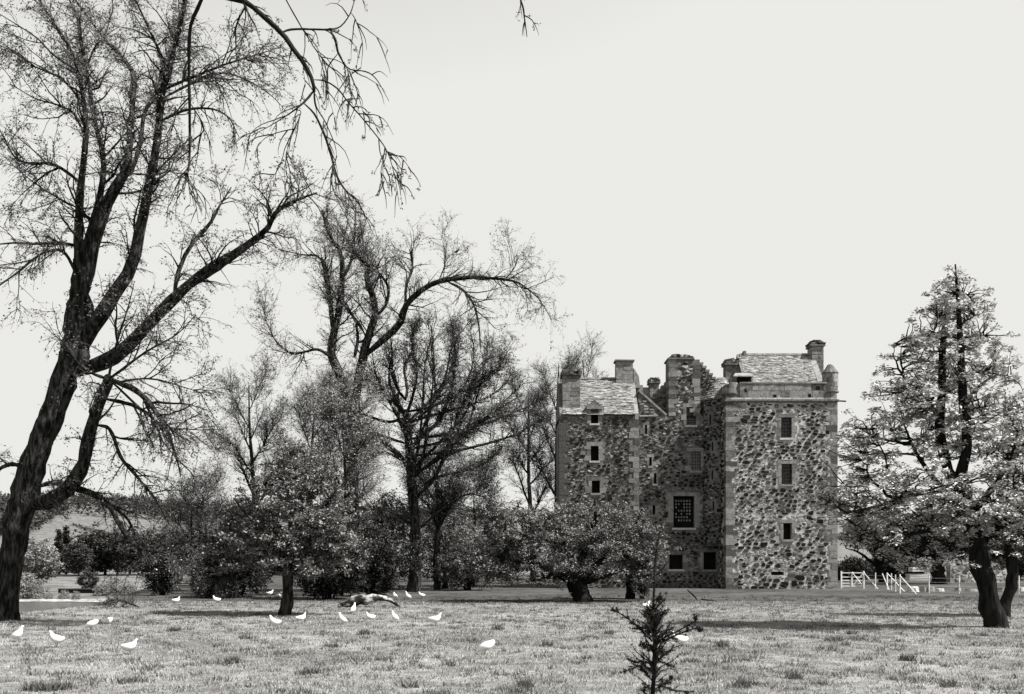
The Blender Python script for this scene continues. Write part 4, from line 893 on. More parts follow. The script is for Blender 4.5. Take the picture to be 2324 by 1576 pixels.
T3 = traced_tree('round_headed_tree', 'broad round-headed bare tree with ivied trunk at the field edge', b, D3, tr, LB, 303, br=(760, 4200, 10500), blen=((.9, 2.4), (.5, 1.3), (.25, .7)), nleaf=13000, leaf=.10, grav=(.0, -.05, .05), ang=(.35, 1.0), sprout=3400, tl=7, sproutr=.9, wf=.72, spm=M_LEAF_HW, upw=.05, trange=(.25, 1), rmin=.0045)

# --- bare trees between those and beside the castle
def bare(name, label, x, D, ytop, ybase, spread, seed, nl=9, w=20, br=(160, 1300, 4000), nleaf=7000, lean=0, leaf=.10, lowest=.35, group=None, lm=None):
    R = random.Random(seed); z0 = gz((x-CX)/FO*D, D); yb = HY+(EYE-z0)/D*FO; H = yb-ytop
    tr = [(x, yb+3, w), (x+lean*.3, yb-H*.25, w*.85), (x+lean*.6+R.uniform(-5, 5), yb-H*.5, w*.65), (x+lean*.9+R.uniform(-8, 8), yb-H*.75, w*.4), (x+lean, ytop+H*.05, w*.12)]
    t = smooth_line(tr, 20); LB = []
    for i in range(nl):
        f = lowest+(.92-lowest)*(i/nl)+R.uniform(-.03, .03); k = t[int(f*19)]; s = (-1 if i % 2 else 1)*R.uniform(.5, 1.0)*spread*(1.15-f*.75); h = H*R.uniform(.12, .26)*(1.1-f*.4)
        LB.append(([(k[0], k[1], k[2]*.6), (k[0]+s*.35, k[1]-h*.35, k[2]*.42), (k[0]+s*.7, k[1]-h*.75, k[2]*.25), (k[0]+s, k[1]-h, 2)], R.uniform(-1, 1)*spread/FO*D))
    base = np.array([(x-CX)/FO*D, D, z0])
    return traced_tree(name, label, base, D, tr, LB, seed, br=br, blen=((1, 3.2), (.6, 1.8), (.3, .9)), nleaf=nleaf, leaf=leaf, grav=(.0, -.05, .0), ang=(.35, 1.0), upw=.08, S=7, group=group, rmin=.0048, lm=lm or M_LEAF_HW)
bare('bare_tree', 'slender bare tree rising behind the left of the hawthorn crown', 590, 74, 850, 1340, 95, 401, lean=-25, w=18, br=(200, 1500, 5000), nleaf=12000)
bare('bare_tree', 'pale twiggy tree in front of the forked trunk', 775, 55, 862, 1340, 80, 402, lean=12, w=12, br=(240, 1700, 5600), nleaf=20000, leaf=.09, lm=M_SPROUT)
bare('bare_tree', 'pale thin tree between the slender tree and the forked trunk', 690, 78, 850, 1340, 80, 412, lean=20, w=13, br=(200, 1400, 4500), nleaf=12000)
bare('bare_tree', 'dark bare tree touching the left corner of the castle', 1262, 84, 800, 1340, 75, 403, lean=6, w=18, br=(220, 1600, 4600), nleaf=6000)
bare('bare_tree', 'bare tree in the gap left of the castle, second from the wall', 1210, 88, 860, 1340, 90, 404, lean=-10, w=15, br=(240, 1800, 5000), nleaf=9000)
bare('bare_tree', 'bare treetop showing above the castle left ridge', 1310, 92, 790, 1340, 60, 405, lean=12, w=14, br=(160, 900, 3000), nleaf=2500)
bare('bare_tree', 'thin straight tree left of the far gap, nearer the bush', 436, 76, 1100, 1320, 60, 406, w=9, br=(150, 1100, 3600), nleaf=5500, lowest=.2, leaf=.11)
bare('bare_tree', 'thin straight tree right of the far gap, beside the hawthorn', 466, 82, 1080, 1320, 70, 407, w=9, br=(150, 1100, 3600), nleaf=6000, lowest=.2, leaf=.11)
bare('bare_tree', 'dark straight trunk standing just right of the ivied trunk', 992, 66, 1010, 1345, 70, 408, w=22, br=(160, 1200, 4000), nleaf=9000, lowest=.4)
bare('bare_tree', 'low twiggy tree in the thicket left of the spreading tree', 1075, 74, 1090, 1340, 80, 409, w=10, br=(260, 2400, 6000), nleaf=20000, lowest=.1, leaf=.12)

# --- hawthorn and the dark shrubs behind it
b = gpt(650, 1396); D6 = float(b[1])
crown_tree('hawthorn_tree', 'leafy hawthorn with a single bent trunk in the left pasture', b, D6,
 [(645, 1400, 36), (652, 1360, 27), (653, 1320, 26), (655, 1280, 25), (658, 1230, 22)],
 [([(655, 1290, 16), (610, 1230, 11), (560, 1170, 7), (530, 1130, 4)], -.8), ([(656, 1270, 16), (700, 1200, 12), (745, 1140, 7), (770, 1100, 4)], .7), ([(657, 1250, 15), (660, 1170, 11), (650, 1090, 7), (640, 1040, 3)], .2), ([(655, 1300, 12), (720, 1260, 8), (780, 1240, 4)], -.6), ([(654, 1300, 12), (590, 1270, 8), (520, 1250, 4)], .6)],
 [(650, 1130, 105, 105, 0), (575, 1215, 85, 85, .2), (725, 1195, 85, 100, 0), (650, 1240, 130, 70, 0), (545, 1260, 55, 55, 0), (760, 1255, 55, 60, 0), (690, 1050, 50, 45, 0)],
 601, nclump=1150, clusters=230, csig=(.3, .3, .13), leaves_per=40, leaf=.095, clump_r=.26, flat_=.55, prim=60, bark=M_BARK, lm=M_LEAF_HW, shell=.35)
def shrub(name, label, x, y, rx, ry, seed, D=None, lm=None, nclump=260, lp=40, leaf=.12, clump=.35, lobes=None, cat='shrub', group=None, blossom=0, flat_=.8):
    """many-stemmed bush standing at pixel (x, y)"""
    b = gpt(x, y) if D is None else np.array([(x-CX)/FO*D, D, gz((x-CX)/FO*D, D)]); D = float(b[1]); yb = HY+(EYE-b[2])/D*FO; R = random.Random(seed)
    st = [([(x+R.uniform(-.12, .12)*rx, yb+1, 6), (x+R.uniform(-.3, .3)*rx, yb-ry*.6, 4), (x+R.uniform(-.6, .6)*rx, yb-ry*1.3, 2)], R.uniform(-.4, .4)) for _ in range(7)]
    lo = lobes or [(x, yb-ry*1.05, rx, ry*.9, 0), (x-rx*.35, yb-ry*.75, rx*.62, ry*.7, -.3), (x+rx*.35, yb-ry*.7, rx*.62, ry*.7, .2), (x+R.uniform(-.3, .3)*rx, yb-ry*1.6, rx*.5, ry*.45, 0)]
    return crown_tree(name, label, b, D, None, st, lo, seed, nclump=nclump, leaves_per=lp, leaf=leaf, lm=lm or M_LEAF_DK, clump_r=clump, flat_=flat_, prim=30, shell=.5, cat=cat, group=group, S=6, blossom=blossom)
shrub('evergreen_shrub', 'black yew-like shrub right behind the hawthorn trunk', 745, 1350, 95, 104, 701, D=50, nclump=520, lp=46, leaf=.13, lm=M_LEAF_DK)
shrub('evergreen_shrub', 'black evergreen mass between the hawthorn and the ivied trunk', 840, 1348, 60, 85, 702, D=54, nclump=360, lp=44, leaf=.13)
shrub('evergreen_shrub', 'dark evergreen shrub behind the left side of the hawthorn', 545, 1350, 82, 104, 703, D=52, nclump=520, lp=44, leaf=.13)
shrub('evergreen_shrub', 'dark shrub at the foot of the thicket left of the spreading tree', 1060, 1345, 70, 62, 704, D=64, nclump=260, lp=40, leaf=.14, lm=M_LEAF_MD)
shrub('leafy_shrub', 'mid-grey leafy understorey right of the ivied trunk', 1010, 1345, 75, 105, 705, D=68, nclump=460, lp=30, leaf=.14, lm=M_LEAF_HW)
shrub('leafy_shrub', 'mid-grey leafy understorey left of the ivied trunk', 880, 1345, 75, 110, 706, D=66, nclump=460, lp=30, leaf=.14, lm=M_LEAF_MD)
shrub('flowering_shrub', 'dark many-stemmed bush with white blossom above the river', 368, 1352, 48, 62, 707, nclump=300, lp=40, leaf=.10, lm=M_LEAF_DK, blossom=160, clump=.3)
shrub('round_shrub', 'left one of two small rounded dark shrubs at the field edge', 464, 1358, 26, 23, 708, nclump=110, lp=40, leaf=.09, lm=M_LEAF_MD, clump=.25)
shrub('round_shrub', 'right one of two small rounded dark shrubs at the field edge', 518, 1358, 28, 24, 709, nclump=110, lp=40, leaf=.09, lm=M_LEAF_MD, clump=.25)
shrub('thicket_shrub', 'low grey thicket bush beyond the two small rounded shrubs', 480, 1335, 70, 45, 710, D=70, nclump=200, lp=34, leaf=.14, lm=M_LEAF_MD)
# --- the spreading tree before the castle
b = gpt(1325, 1366); D8 = float(b[1])
crown_tree('spreading_tree', 'low spreading hawthorn with a stout leaning trunk before the castle', b, D8,
 [(1326, 1370, 52), (1318, 1345, 44), (1305, 1322, 42), (1298, 1300, 40)],
 [([(1305, 1325, 26), (1262, 1300, 18), (1210, 1280, 11), (1150, 1270, 5)], -1.0), ([(1300, 1305, 26), (1255, 1240, 17), (1210, 1190, 9), (1180, 1160, 4)], 1.0), ([(1305, 1305, 24), (1330, 1240, 16), (1350, 1180, 9), (1350, 1130, 4)], -.4), ([(1312, 1320, 24), (1370, 1270, 16), (1420, 1220, 9), (1450, 1180, 4)], .8), ([(1315, 1325, 18), (1390, 1300, 12), (1440, 1290, 6)], -.9)],
 [(1215, 1215, 95, 80, .3), (1150, 1265, 66, 50, 0), (1290, 1200, 100, 72, 0), (1395, 1200, 92, 72, .3), (1330, 1255, 120, 60, -.6), (1435, 1260, 62, 55, 0), (1235, 1290, 95, 40, -.4), (1120, 1300, 48, 32, -.6, 2.2), (1140, 1240, 55, 45, -.6, 2), (1180, 1180, 60, 45, -.4, 1.6), (1095, 1270, 34, 36, -.6, 2), (1462, 1296, 42, 34, -.3, 1.6), (1480, 1240, 30, 40, 0, 1.4)],
 801, nclump=1600, clusters=300, csig=(.36, .36, .14), leaves_per=38, leaf=.10, clump_r=.27, flat_=.55, prim=70, lm=M_LEAF_HW, shell=.35)
b = gpt(1430, 1360)
crown_tree('companion_tree', 'small dark tree with a straight post-like trunk right of the spreading one', b, float(b[1]),
 [(1430, 1362, 24), (1430, 1330, 21), (1428, 1290, 20), (1425, 1240, 14)], [([(1428, 1290, 9), (1460, 1240, 6), (1480, 1200, 3)], .5), ([(1427, 1270, 9), (1400, 1220, 6), (1390, 1180, 3)], -.4)],
 [(1440, 1230, 55, 70, 0), (1470, 1275, 40, 45, .2), (1410, 1200, 45, 50, 0)], 802, nclump=320, leaves_per=40, leaf=.11, clump_r=.28, prim=24, lm=M_LEAF_MD)
shrub('stemmy_bush', 'bush of many thin upright stems beside the post-like trunk', 1458, 1360, 26, 42, 803, nclump=90, lp=26, leaf=.09, lm=M_LEAF_MD, clump=.2)

# --- the pyramid-shaped tree on the right and its neighbour
b = gpt(2256, 1424); D10 = float(b[1])
lob = [(2165, 648, 38, 52, 0, .8), (2165, 720, 75, 70, 0), (2120, 800, 85, 60, .3), (2215, 800, 85, 60, -.2), (2080, 890, 110, 65, 0), (2230, 900, 95, 75, .2), (2020, 960, 95, 55, -.3), (2150, 990, 100, 60, .4), (2255, 1000, 90, 75, 0),
       (2000, 1060, 95, 60, .2), (2110, 1090, 110, 60, -.9), (2240, 1110, 100, 80, -.4), (1965, 1140, 95, 45, -.3), (2070, 1180, 120, 60, -.6), (2130, 1190, 80, 45, -.8), (2270, 1170, 60, 60, -.5), (1990, 1220, 85, 42, .2), (2080, 1255, 85, 36, .3), (2280, 1210, 70, 70, 0), (2168, 604, 10, 10, 0, .8), (1930, 1150, 62, 36, -.4, 1.6), (1905, 1125, 36, 22, -.5, 1.5), (1950, 1030, 55, 40, 0, 1.2), (1940, 1215, 50, 26, .2, 1.2)]
crown_tree('pyramid_tree', 'tall pyramid-shaped leafy tree with a dark leaning trunk on the right', b, D10,
 [(2262, 1426, 62), (2252, 1385, 50), (2233, 1300, 46), (2212, 1220, 45), (2190, 1150, 46), (2180, 1090, 36)],
 [([(2185, 1130, 34), (2150, 1060, 28), (2134, 980, 24), (2138, 880, 20), (2140, 780, 15), (2150, 690, 8)], .5), ([(2182, 1080, 32), (2196, 1000, 24), (2186, 920, 20), (2182, 820, 17), (2176, 720, 11), (2168, 600, 4)], -.4),
  ([(2185, 1150, 24), (2120, 1120, 18), (2060, 1125, 13), (1990, 1150, 8), (1920, 1165, 4)], -1.2), ([(2190, 1160, 22), (2130, 1100, 14), (2080, 1030, 9), (2050, 960, 4)], .8), ([(2195, 1180, 22), (2250, 1110, 15), (2290, 1050, 8), (2310, 980, 4)], -.6),
  ([(2136, 960, 12), (2100, 900, 8), (2060, 870, 4)], .4), ([(2186, 930, 12), (2220, 880, 8), (2260, 850, 4)], .3), ([(2205, 1210, 20), (2140, 1200, 13), (2060, 1215, 8), (2000, 1230, 3)], -.9), ([(2215, 1240, 18), (2270, 1200, 11), (2320, 1180, 5)], .6)],
 lob, 1001, nclump=1720, clusters=330, csig=(.27, .27, .19), leaves_per=40, leaf=.10, clump_r=.17, flat_=.6, prim=110, lm=M_LEAF_RT, shell=.2, upb=1.1, brad=.035, asp=.5, deep=.95, sag=.05)
b = gpt(2282, 1402); D11 = float(b[1])
crown_tree('crooked_tree', 'dark tree with a crooked trunk just behind the pyramid tree', b, D11,
 [(2276, 1404, 36), (2282, 1370, 27), (2296, 1330, 27), (2298, 1290, 26), (2292, 1240, 24), (2296, 1160, 18), (2310, 1080, 12)],
 [([(2295, 1250, 16), (2330, 1190, 11), (2370, 1140, 5)], .5), ([(2296, 1200, 14), (2270, 1130, 9), (2270, 1060, 4)], .5)],
 [(2320, 960, 50, 70, .5), (2330, 1080, 70, 80, .5), (2310, 1190, 85, 75, .6), (2390, 1140, 80, 110, .4), (2260, 1240, 60, 50, .8)], 1101, nclump=700, leaves_per=36, leaf=.12, clump_r=.25, flat_=.5, prim=40, lm=M_LEAF_HW, upb=.6)
# --- trees and hedge on the far right, beyond the fence
crown_tree('parkland_tree', 'dark tree with a stout flared trunk behind the wire fence', np.array([(2130-CX)/FO*80, 80, gz((2130-CX)/FO*80, 80)]), 80, [(2130, 1330, 44), (2130, 1310, 34), (2128, 1280, 30), (2124, 1240, 26)],
 [([(2128, 1270, 14), (2100, 1230, 9), (2060, 1200, 4)], 1), ([(2127, 1260, 14), (2160, 1220, 9), (2190, 1190, 4)], -1)], [(2120, 1200, 85, 62, 0), (2060, 1235, 55, 40, 0), (2180, 1225, 55, 45, 0)], 1201, nclump=420, leaves_per=44, leaf=.22, clump_r=.6, prim=30, lm=M_LEAF_DK)
crown_tree('parkland_tree', 'dark spreading tree behind the white gate', np.array([(2002-CX)/FO*86, 86, gz((2002-CX)/FO*86, 86)]), 86, [(2004, 1325, 20), (1998, 1300, 16), (1990, 1270, 13), (1980, 1230, 9)],
 [([(1992, 1275, 8), (1960, 1230, 6), (1930, 1200, 3)], 1), ([(1995, 1290, 8), (2020, 1240, 6), (2040, 1200, 3)], -1), ([(1996, 1290, 8), (1950, 1255, 5), (1920, 1245, 2)], -1)], [(1980, 1205, 70, 45, 0), (2040, 1230, 45, 50, 0), (1945, 1215, 40, 35, 0)], 1202, nclump=260, leaves_per=26, leaf=.22, clump_r=.55, prim=30, lm=M_LEAF_MD)
shrub('hedge_bush', 'dark rounded bush just right of the tower foot beyond the gate', 1935, 1312, 40, 24, 1203, D=96, nclump=220, lp=44, leaf=.24, lm=M_LEAF_DK, clump=.6)
shrub('hedge_bush', 'dark hedge bush behind the white timber stack', 2030, 1312, 75, 30, 1204, D=104, nclump=300, lp=44, leaf=.25, lm=M_LEAF_DK, clump=.6)
shrub('hedge_bush', 'dark hedge bush behind the ruined wall and crooked trunk', 2240, 1312, 90, 45, 1205, D=100, nclump=340, lp=44, leaf=.25, lm=M_LEAF_DK, clump=.6)
shrub('hedge_bush', 'dark hedge bush at the right edge beyond the fence', 2340, 1312, 60, 55, 1206, D=96, nclump=240, lp=44, leaf=.25, lm=M_LEAF_DK, clump=.6)
# ------------------------------------------------------------------ the tree overhead: its trunk stands left of the frame, its boughs hang into it
c6 = lambda pts: [(418.8+x*.35435, y*.35435, w*.35435) for x, y, w in pts]
DO_ = 13.5; bx_ = (-690-CX)/FO*DO_; b = np.array([bx_, DO_, gz(bx_, DO_)]); yb = HY+(EYE-b[2])/DO_*FO
LB = [([(-690, 300, 90), (-560, 60, 70), (-300, -110, 62), (60, -150, 54), (340, -110, 46), (480, -30, 36), (530, -8, 26)]+c6([(400, 20, 42), (500, 100, 42), (620, 210, 40), (700, 320, 37), (780, 430, 33), (820, 520, 28), (830, 590, 24)]), 0),
 (c6([(830, 580, 22), (770, 650, 18), (700, 710, 12), (560, 800, 7), (430, 870, 4)]), -.5), (c6([(760, 660, 15), (830, 730, 16), (890, 850, 18), (940, 1000, 18), (980, 1140, 18), (1040, 1230, 14), (1120, 1310, 9), (1210, 1500, 4)]), .4),
 (c6([(830, 580, 14), (842, 680, 12), (900, 780, 9), (960, 920, 7), (975, 1000, 3)]), -.4), (c6([(825, 512, 11), (900, 520, 11), (980, 570, 13), (1060, 670, 12), (1140, 760, 11), (1260, 910, 9), (1310, 1000, 7), (1350, 1150, 6), (1375, 1320, 4)]), -.8),
 (c6([(620, 210, 20), (680, 190, 17), (800, 188, 15), (930, 190, 15), (1000, 170, 11), (1060, 90, 9), (1090, 0, 7), (1120, -80, 4)]), .7), (c6([(930, 190, 17), (970, 270, 20), (985, 340, 16), (1050, 440, 11), (1160, 460, 10), (1230, 510, 8), (1310, 650, 4)]), .5, .5),
 (c6([(1050, 440, 8), (1100, 570, 7), (1148, 735, 3)]), -.3, .7), (c6([(985, 340, 9), (920, 430, 10), (918, 510, 8), (910, 570, 6), (940, 680, 4), (990, 860, 2)]), .3, .6), (c6([(560, -180, 10), (640, -20, 10), (740, 160, 10), (840, 320, 7), (915, 425, 4)]), .5, .6),
 (c6([(1065, 80, 6), (1100, 140, 8), (1140, 280, 6), (1130, 440, 3)]), .3, .7), (c6([(400, 25, 14), (350, 120, 13), (310, 245, 8)]), .5), (c6([(705, 705, 8), (745, 722, 7), (700, 840, 7), (650, 1000, 4), (660, 1180, 3)]), -.6, -.3),
 ([(340, -110, 20), (700, -170, 14), (1000, -130, 9), (1150, -60, 6), (1183, 5, 5), (1190, 40, 4), (1196, 85, 2)], 1.0), ([(470, -40, 16)]+c5([(1150, -10, 26), (1085, 150, 26), (1075, 400, 22), (1080, 700, 20), (1075, 950, 16), (1050, 1020, 11)]), .6, .2), (c5([(1052, 1010, 8), (1100, 1090, 7), (1130, 1270, 3)]), .3, .8),
 (c5([(1070, 960, 8), (1045, 1060, 7), (1015, 1130, 3)]), -.3, .8), (c5([(1085, 590, 9), (1160, 730, 8), (1090, 810, 4)]), .4, .5)]
T0 = traced_tree('overhanging_tree', 'black twiggy boughs hanging in from above the frame', b, DO_, [(-690, yb+4, 120), (-695, 1000, 100), (-690, 600, 95), (-690, 260, 88)], LB, 55, wts=[.5, 1, 2, 1, 2.2, 1, 1.4, .7, 1, 1, .7, 1, 1.2, .04, 1.6, .8, .8, .8], br=(62, 170, 260), blen=((.4, 1.3), (.2, .8), (.06, .3)), nleaf=1500, leaf=.035, grav=(.35, .6, .6), ang=(.3, 1.0), bark=M_BARKD, trange=(.3, 1), S=10, upw=0, rmin=.0022, leaf_s=.01, wig=.12)
# ------------------------------------------------------------------ foreground sapling
c3 = lambda pts: [(1256.5+x*.21026, 1291.4+y*.21026, w*.21026) for x, y, w in pts]
DS = 10.0; bx_ = (1481-CX)/FO*DS; b = np.array([bx_, DS, gz(bx_, DS)]); yb = HY+(EYE-b[2])/DS*FO
SAP = build_tree('larch_sapling', 'spiky dark young larch in the foreground before the castle', b)
stem = [(1480, yb+3, 16)]+c3([(1075, 1500, 60), (1070, 1350, 55), (1090, 1000, 48), (1092, 800, 45), (1070, 600, 34), (1075, 400, 28), (1085, 200, 22), (1090, 0, 15), (1110, -200, 10), (1135, -372, 5)])
q, s = limb(stem, DS, 0, 40, wob=.01); limb_mesh('trunk', q, s, M_BARKD, SAP, 8, .06)
SB = [c3([(1060, 780, 22), (980, 700, 22), (900, 620, 20), (780, 520, 18), (640, 440, 9)]), c3([(1060, 790, 18), (1025, 700, 18), (1020, 600, 16), (1010, 430, 9)]), c3([(1120, 790, 20), (1200, 740, 20), (1300, 690, 18), (1450, 610, 15), (1530, 560, 9), (1525, 520, 6)]), c3([(1130, 800, 20), (1200, 770, 18), (1350, 705, 18), (1500, 650, 14), (1610, 645, 6)]),
 c3([(1085, 640, 14), (1130, 560, 12), (1170, 490, 10), (1215, 480, 5)]), c3([(1085, 335, 12), (1140, 330, 10), (1200, 335, 5)]), c3([(1085, 1020, 18), (960, 1000, 18), (880, 1010, 15), (810, 975, 7)]), c3([(1080, 1080, 18), (930, 1050, 15), (850, 1080, 12), (760, 1110, 6)]), c3([(1095, 1000, 18), (1180, 1010, 15), (1290, 1060, 7)]),
 c3([(1085, 1250, 18), (1180, 1270, 18), (1300, 1310, 15), (1510, 1330, 7)]), c3([(1090, 1300, 15), (1200, 1240, 12), (1280, 1170, 6)]), c3([(1080, 1230, 18), (1000, 1130, 15), (930, 1060, 9)]), c3([(1090, 950, 15), (1150, 880, 12), (1190, 930, 6)]), c3([(1085, 870, 14), (1010, 850, 12), (930, 810, 6)]), c3([(1080, 1400, 18), (980, 1330, 14), (990, 1230, 8)]), c3([(1080, 1450, 18), (900, 1500, 14), (760, 1480, 6)]), c3([(1080, 1480, 18), (1250, 1480, 14), (1400, 1440, 6)])]
R = np.random.default_rng(77); LP, LRD = [], []
for i, tr in enumerate(SB):
    q2, s2 = limb(tr, DS, R.uniform(-.25, .25), 14, wob=.02, seed=i); limb_mesh('branch', q2, s2, M_BARKD, SAP, 5, .06, i); LP.append(q2); LRD.append(s2)
q14 = smooth_line(q, 14); 
b2, r2 = grow(LP+[q14[5:]]*0, LRD, 260, (.1, 1), (.05, .16), (.5, 1.2), 4, .15, -.1, .5, .004, R)
lowst = smooth_line(q[8:22], 14); b4, r4 = grow([lowst, smooth_line(q[14:24], 14)], [np.full(14, .02)]*2, 120, (0, 1), (.1, .42), (.5, 1.3), 4, .2, -.1, .5, .004, R, tipfall=.3)
v, f = tubes2((b2, r2), (b4, r4)); mesh('twigs', v, f, M_TWIG, SAP, kind='stuff')
C = np.vstack([along(np.stack(LP), 420, R), along(b2, 500, R), along(b4, 700, R), along(np.stack([smooth_line(q[20:], 14)]), 90, R)])
C2 = np.repeat(C, 12, 0); d = unit(R.standard_normal(C2.shape)); L = R.uniform(.015, .036, (len(C2), 1)); w = unit(np.cross(d, R.standard_normal(C2.shape)))*.0035
V = np.stack([C2-w, C2+w, C2+d*L], 1).reshape(-1, 3); mesh('needles', V, np.arange(len(V)).reshape(-1, 3), M_LEAF_DK, SAP, kind='stuff')

# ------------------------------------------------------------------ far bank, wood and trees across the river
def far_proto(kind, seed):
    """leaf-clump tree of unit height 10 m standing at the origin: returns meshes (trunk, crown)"""
    R = np.random.default_rng(seed)
    tp = np.array([[0, 0, -.3], [.1, 0, 1.5], [0, .1, 4], [.1, 0, 8.2]]); tp = smooth_line(tp, 8); v, f = tubes(tp[None], np.linspace(.3, .05, 8)[None], 6)
    me_t = bpy.data.meshes.new('trunk'); me_t.from_pydata([tuple(q) for q in v], [], [tuple(q) for q in f]); me_t.materials.append(M_BARKD)
    if kind == 'round': n = 170; d = unit(R.standard_normal((n, 3)))*(R.uniform(.3, 1, (n, 1))**(1/3)); C = d*np.array([3.9, 3.9, 3.9])+np.array([0, 0, 5.8]); cr, lf, m = .95, .55, M_LEAF_FARL
    elif kind == 'dark': n = 170; d = unit(R.standard_normal((n, 3)))*(R.uniform(.3, 1, (n, 1))**(1/3)); C = d*np.array([3.2, 3.2, 4.6])+np.array([0, 0, 5.3]); cr, lf, m = .9, .5, M_LEAF_FAR
    elif kind == 'conifer': n = 150; h = R.uniform(.6, 10, n); a = R.uniform(0, 6.28, n); rr = (10.3-h)*.24*np.sqrt(R.random(n)); C = np.stack([rr*np.cos(a), rr*np.sin(a), h], -1); cr, lf, m = .55, .4, M_LEAF_DK
    else: n = 150; d = unit(R.standard_normal((n, 3)))*(R.uniform(.2, 1, (n, 1))**(1/3)); d[:, 2] = np.abs(d[:, 2]); C = d*np.array([6.5, 6.5, 8.6])+np.array([0, 0, .3]); cr, lf, m = 1.1, .55, M_LEAF_FARL
    C = C*(1+.12*R.standard_normal((n, 1))); k = 26; i = R.integers(0, n, n*k); v, f = leaves(C[i]+R.standard_normal((n*k, 3))*cr*.5*np.array([1, 1, .6]), lf, R, upb=.5, asp=.8)
    me_c = bpy.data.meshes.new('crown'); me_c.from_pydata([tuple(q) for q in v], [], [tuple(q) for q in f.tolist()]); me_c.materials.append(m)
    return me_t, me_c
PROTO = {(k, s): far_proto(k, 900+s+10*i) for i, k in enumerate(('round', 'dark', 'conifer', 'scrub')) for s in range(2)}
def far_tree(kind, x, D, hpx, label, name, cat='tree', group='trees across the river', wide=1.0, var=0):
    X = (x-CX)/FO*D; z = gz(X, D); h = hpx/FO*D
    r = thing(name, label, cat, (X, D, z), group)
    sc = h/10.0; me_t, me_c = PROTO[(kind, var)]
    for nm, me in (('trunk', me_t), ('crown', me_c)):
        o = link(nm, me, r); o.scale = (sc*wide, sc*wide, sc)
        if nm == 'crown': o['kind'] = 'stuff'; o.rotation_euler = (0, 0, (x*7) % 6)
far_tree('round', 92, 196, 98, 'pale round-crowned tree on the far river bank', 'far_tree', wide=1.05)
far_tree('dark', 200, 186, 50, 'low dark rounded bush alone on the far terrace', 'far_bush', cat='shrub', wide=1.25)
for i, (x, D, h, lab) in enumerate([(134, 262, 92, 'dark pointed conifer behind the pale round tree, left of two'), (150, 266, 98, 'dark pointed conifer behind the pale round tree, right of two')]): far_tree('conifer', x, D, h, lab, 'far_conifer', var=i)
for i, (x, D, h, lab) in enumerate([(178, 250, 84, 'far grey tree right of the two conifers'), (208, 256, 102, 'tall far tree behind the low dark rounded bush'), (238, 258, 110, 'tallest far tree under the pale field'), (266, 262, 100, 'far tree right of the tallest one'), (294, 256, 106, 'far tree left of the blossom bush'), (322, 262, 100, 'far tree just above the blossom bush'), (352, 258, 96, 'far tree behind the crown of the blossom bush'), (388, 262, 104, 'far tree in the gap right of the blossom bush'), (420, 258, 98, 'far tree behind the thin straight trunks'), (60, 258, 80, 'far tree showing beside the great leaning trunk'), (24, 240, 78, 'far tree behind the great leaning trunk'), (455, 262, 96, 'far tree left of the hawthorn crown')]):
    far_tree('dark', x, D, h*.93, lab, 'far_tree', var=i % 2, wide=1.05+.1*(i % 3))
for i, (x, D, h, lab) in enumerate([(52, 174, 66, 'tall pale willow scrub beside the great leaning trunk'), (84, 173, 44, 'pale willow scrub at the water left of the wall'), (146, 172, 24, 'small pale scrub bush below the dark river wall'), (172, 171, 20, 'low scrub bush in the middle of the far shore'), (232, 178, 34, 'broad grey scrub right of the river wall'), (262, 180, 40, 'scrub on the far shore below the terrace grass'), (292, 178, 32, 'scrub on the far shore just left of the blossom bush'), (112, 172, 16, 'tiny scrub tuft on the far shore by the pale tree')]):
    far_tree('scrub', x, D, h*1.05, lab, 'willow_scrub', cat='shrub', group='scrub on the far shore', var=i % 2, wide=.8)
x0, x1 = (132-CX)/FO*184, (272-CX)/FO*184; z = gz((x0+x1)/2, 184)
RW = thing('river_wall', 'dark low retaining wall along the far terrace', 'wall', (float((x0+x1)/2), 184.0, z)); mb = MB(); mb.box((x0, 184, z-1), (x1, 184.6, z+.75)); mb.build('wall', M_STONE[0], RW); mb = MB(); mb.box((x0-.1, 183.9, z+.755), (x1+.1, 184.7, z+.92)); mb.build('coping', M_STONE[2], RW)
R = np.random.default_rng(31); n = 2600                                # hill wood: reads as one mass
D = R.uniform(880, 1130, n); px = R.uniform(-160, 1150, n); k = R.random(n) < .34; D[k] = R.uniform(700, 900, k.sum()); px[k] = R.uniform(-120, 150, k.sum()); D[k] += np.clip(px[k]-60, 0, 90)*2.2
X = (px-CX)/FO*D; Zg = ground_z(X, D); C = np.stack([X, D, Zg], -1); H = R.uniform(9, 17, n); m = 26
i = np.repeat(np.arange(n), m); o = unit(R.standard_normal((n*m, 3)))*(R.random((n*m, 1))**.33); V = C[i]+o*np.stack([H*.36, H*.36, H*.48], -1)[i]+np.stack([0*H, 0*H, H*.56], -1)[i]
v, f = leaves(V, 2.1, R, upb=.5, asp=.9); wd = mesh('hill_wood', v, f, M_LEAF_FAR, kind='stuff'); wd['label'] = 'wooded hill above the pale field'; wd['category'] = 'woodland'
xs_ = np.linspace(0, 1, 170); px = 165+xs_*190; D = 800-xs_*190; X = (px-CX)/FO*D; C = np.stack([X, D, ground_z(X, D)+.7], -1); v, f = leaves(np.repeat(C, 10, 0)+R.standard_normal((1700, 3))*np.array([1.2, 1.2, .6]), 1.0, R, asp=.9)
hd = mesh('field_hedge', v, f, M_LEAF_FAR, kind='stuff'); hd['label'] = 'thin hedge line crossing the pale hill field'; hd['category'] = 'hedge'

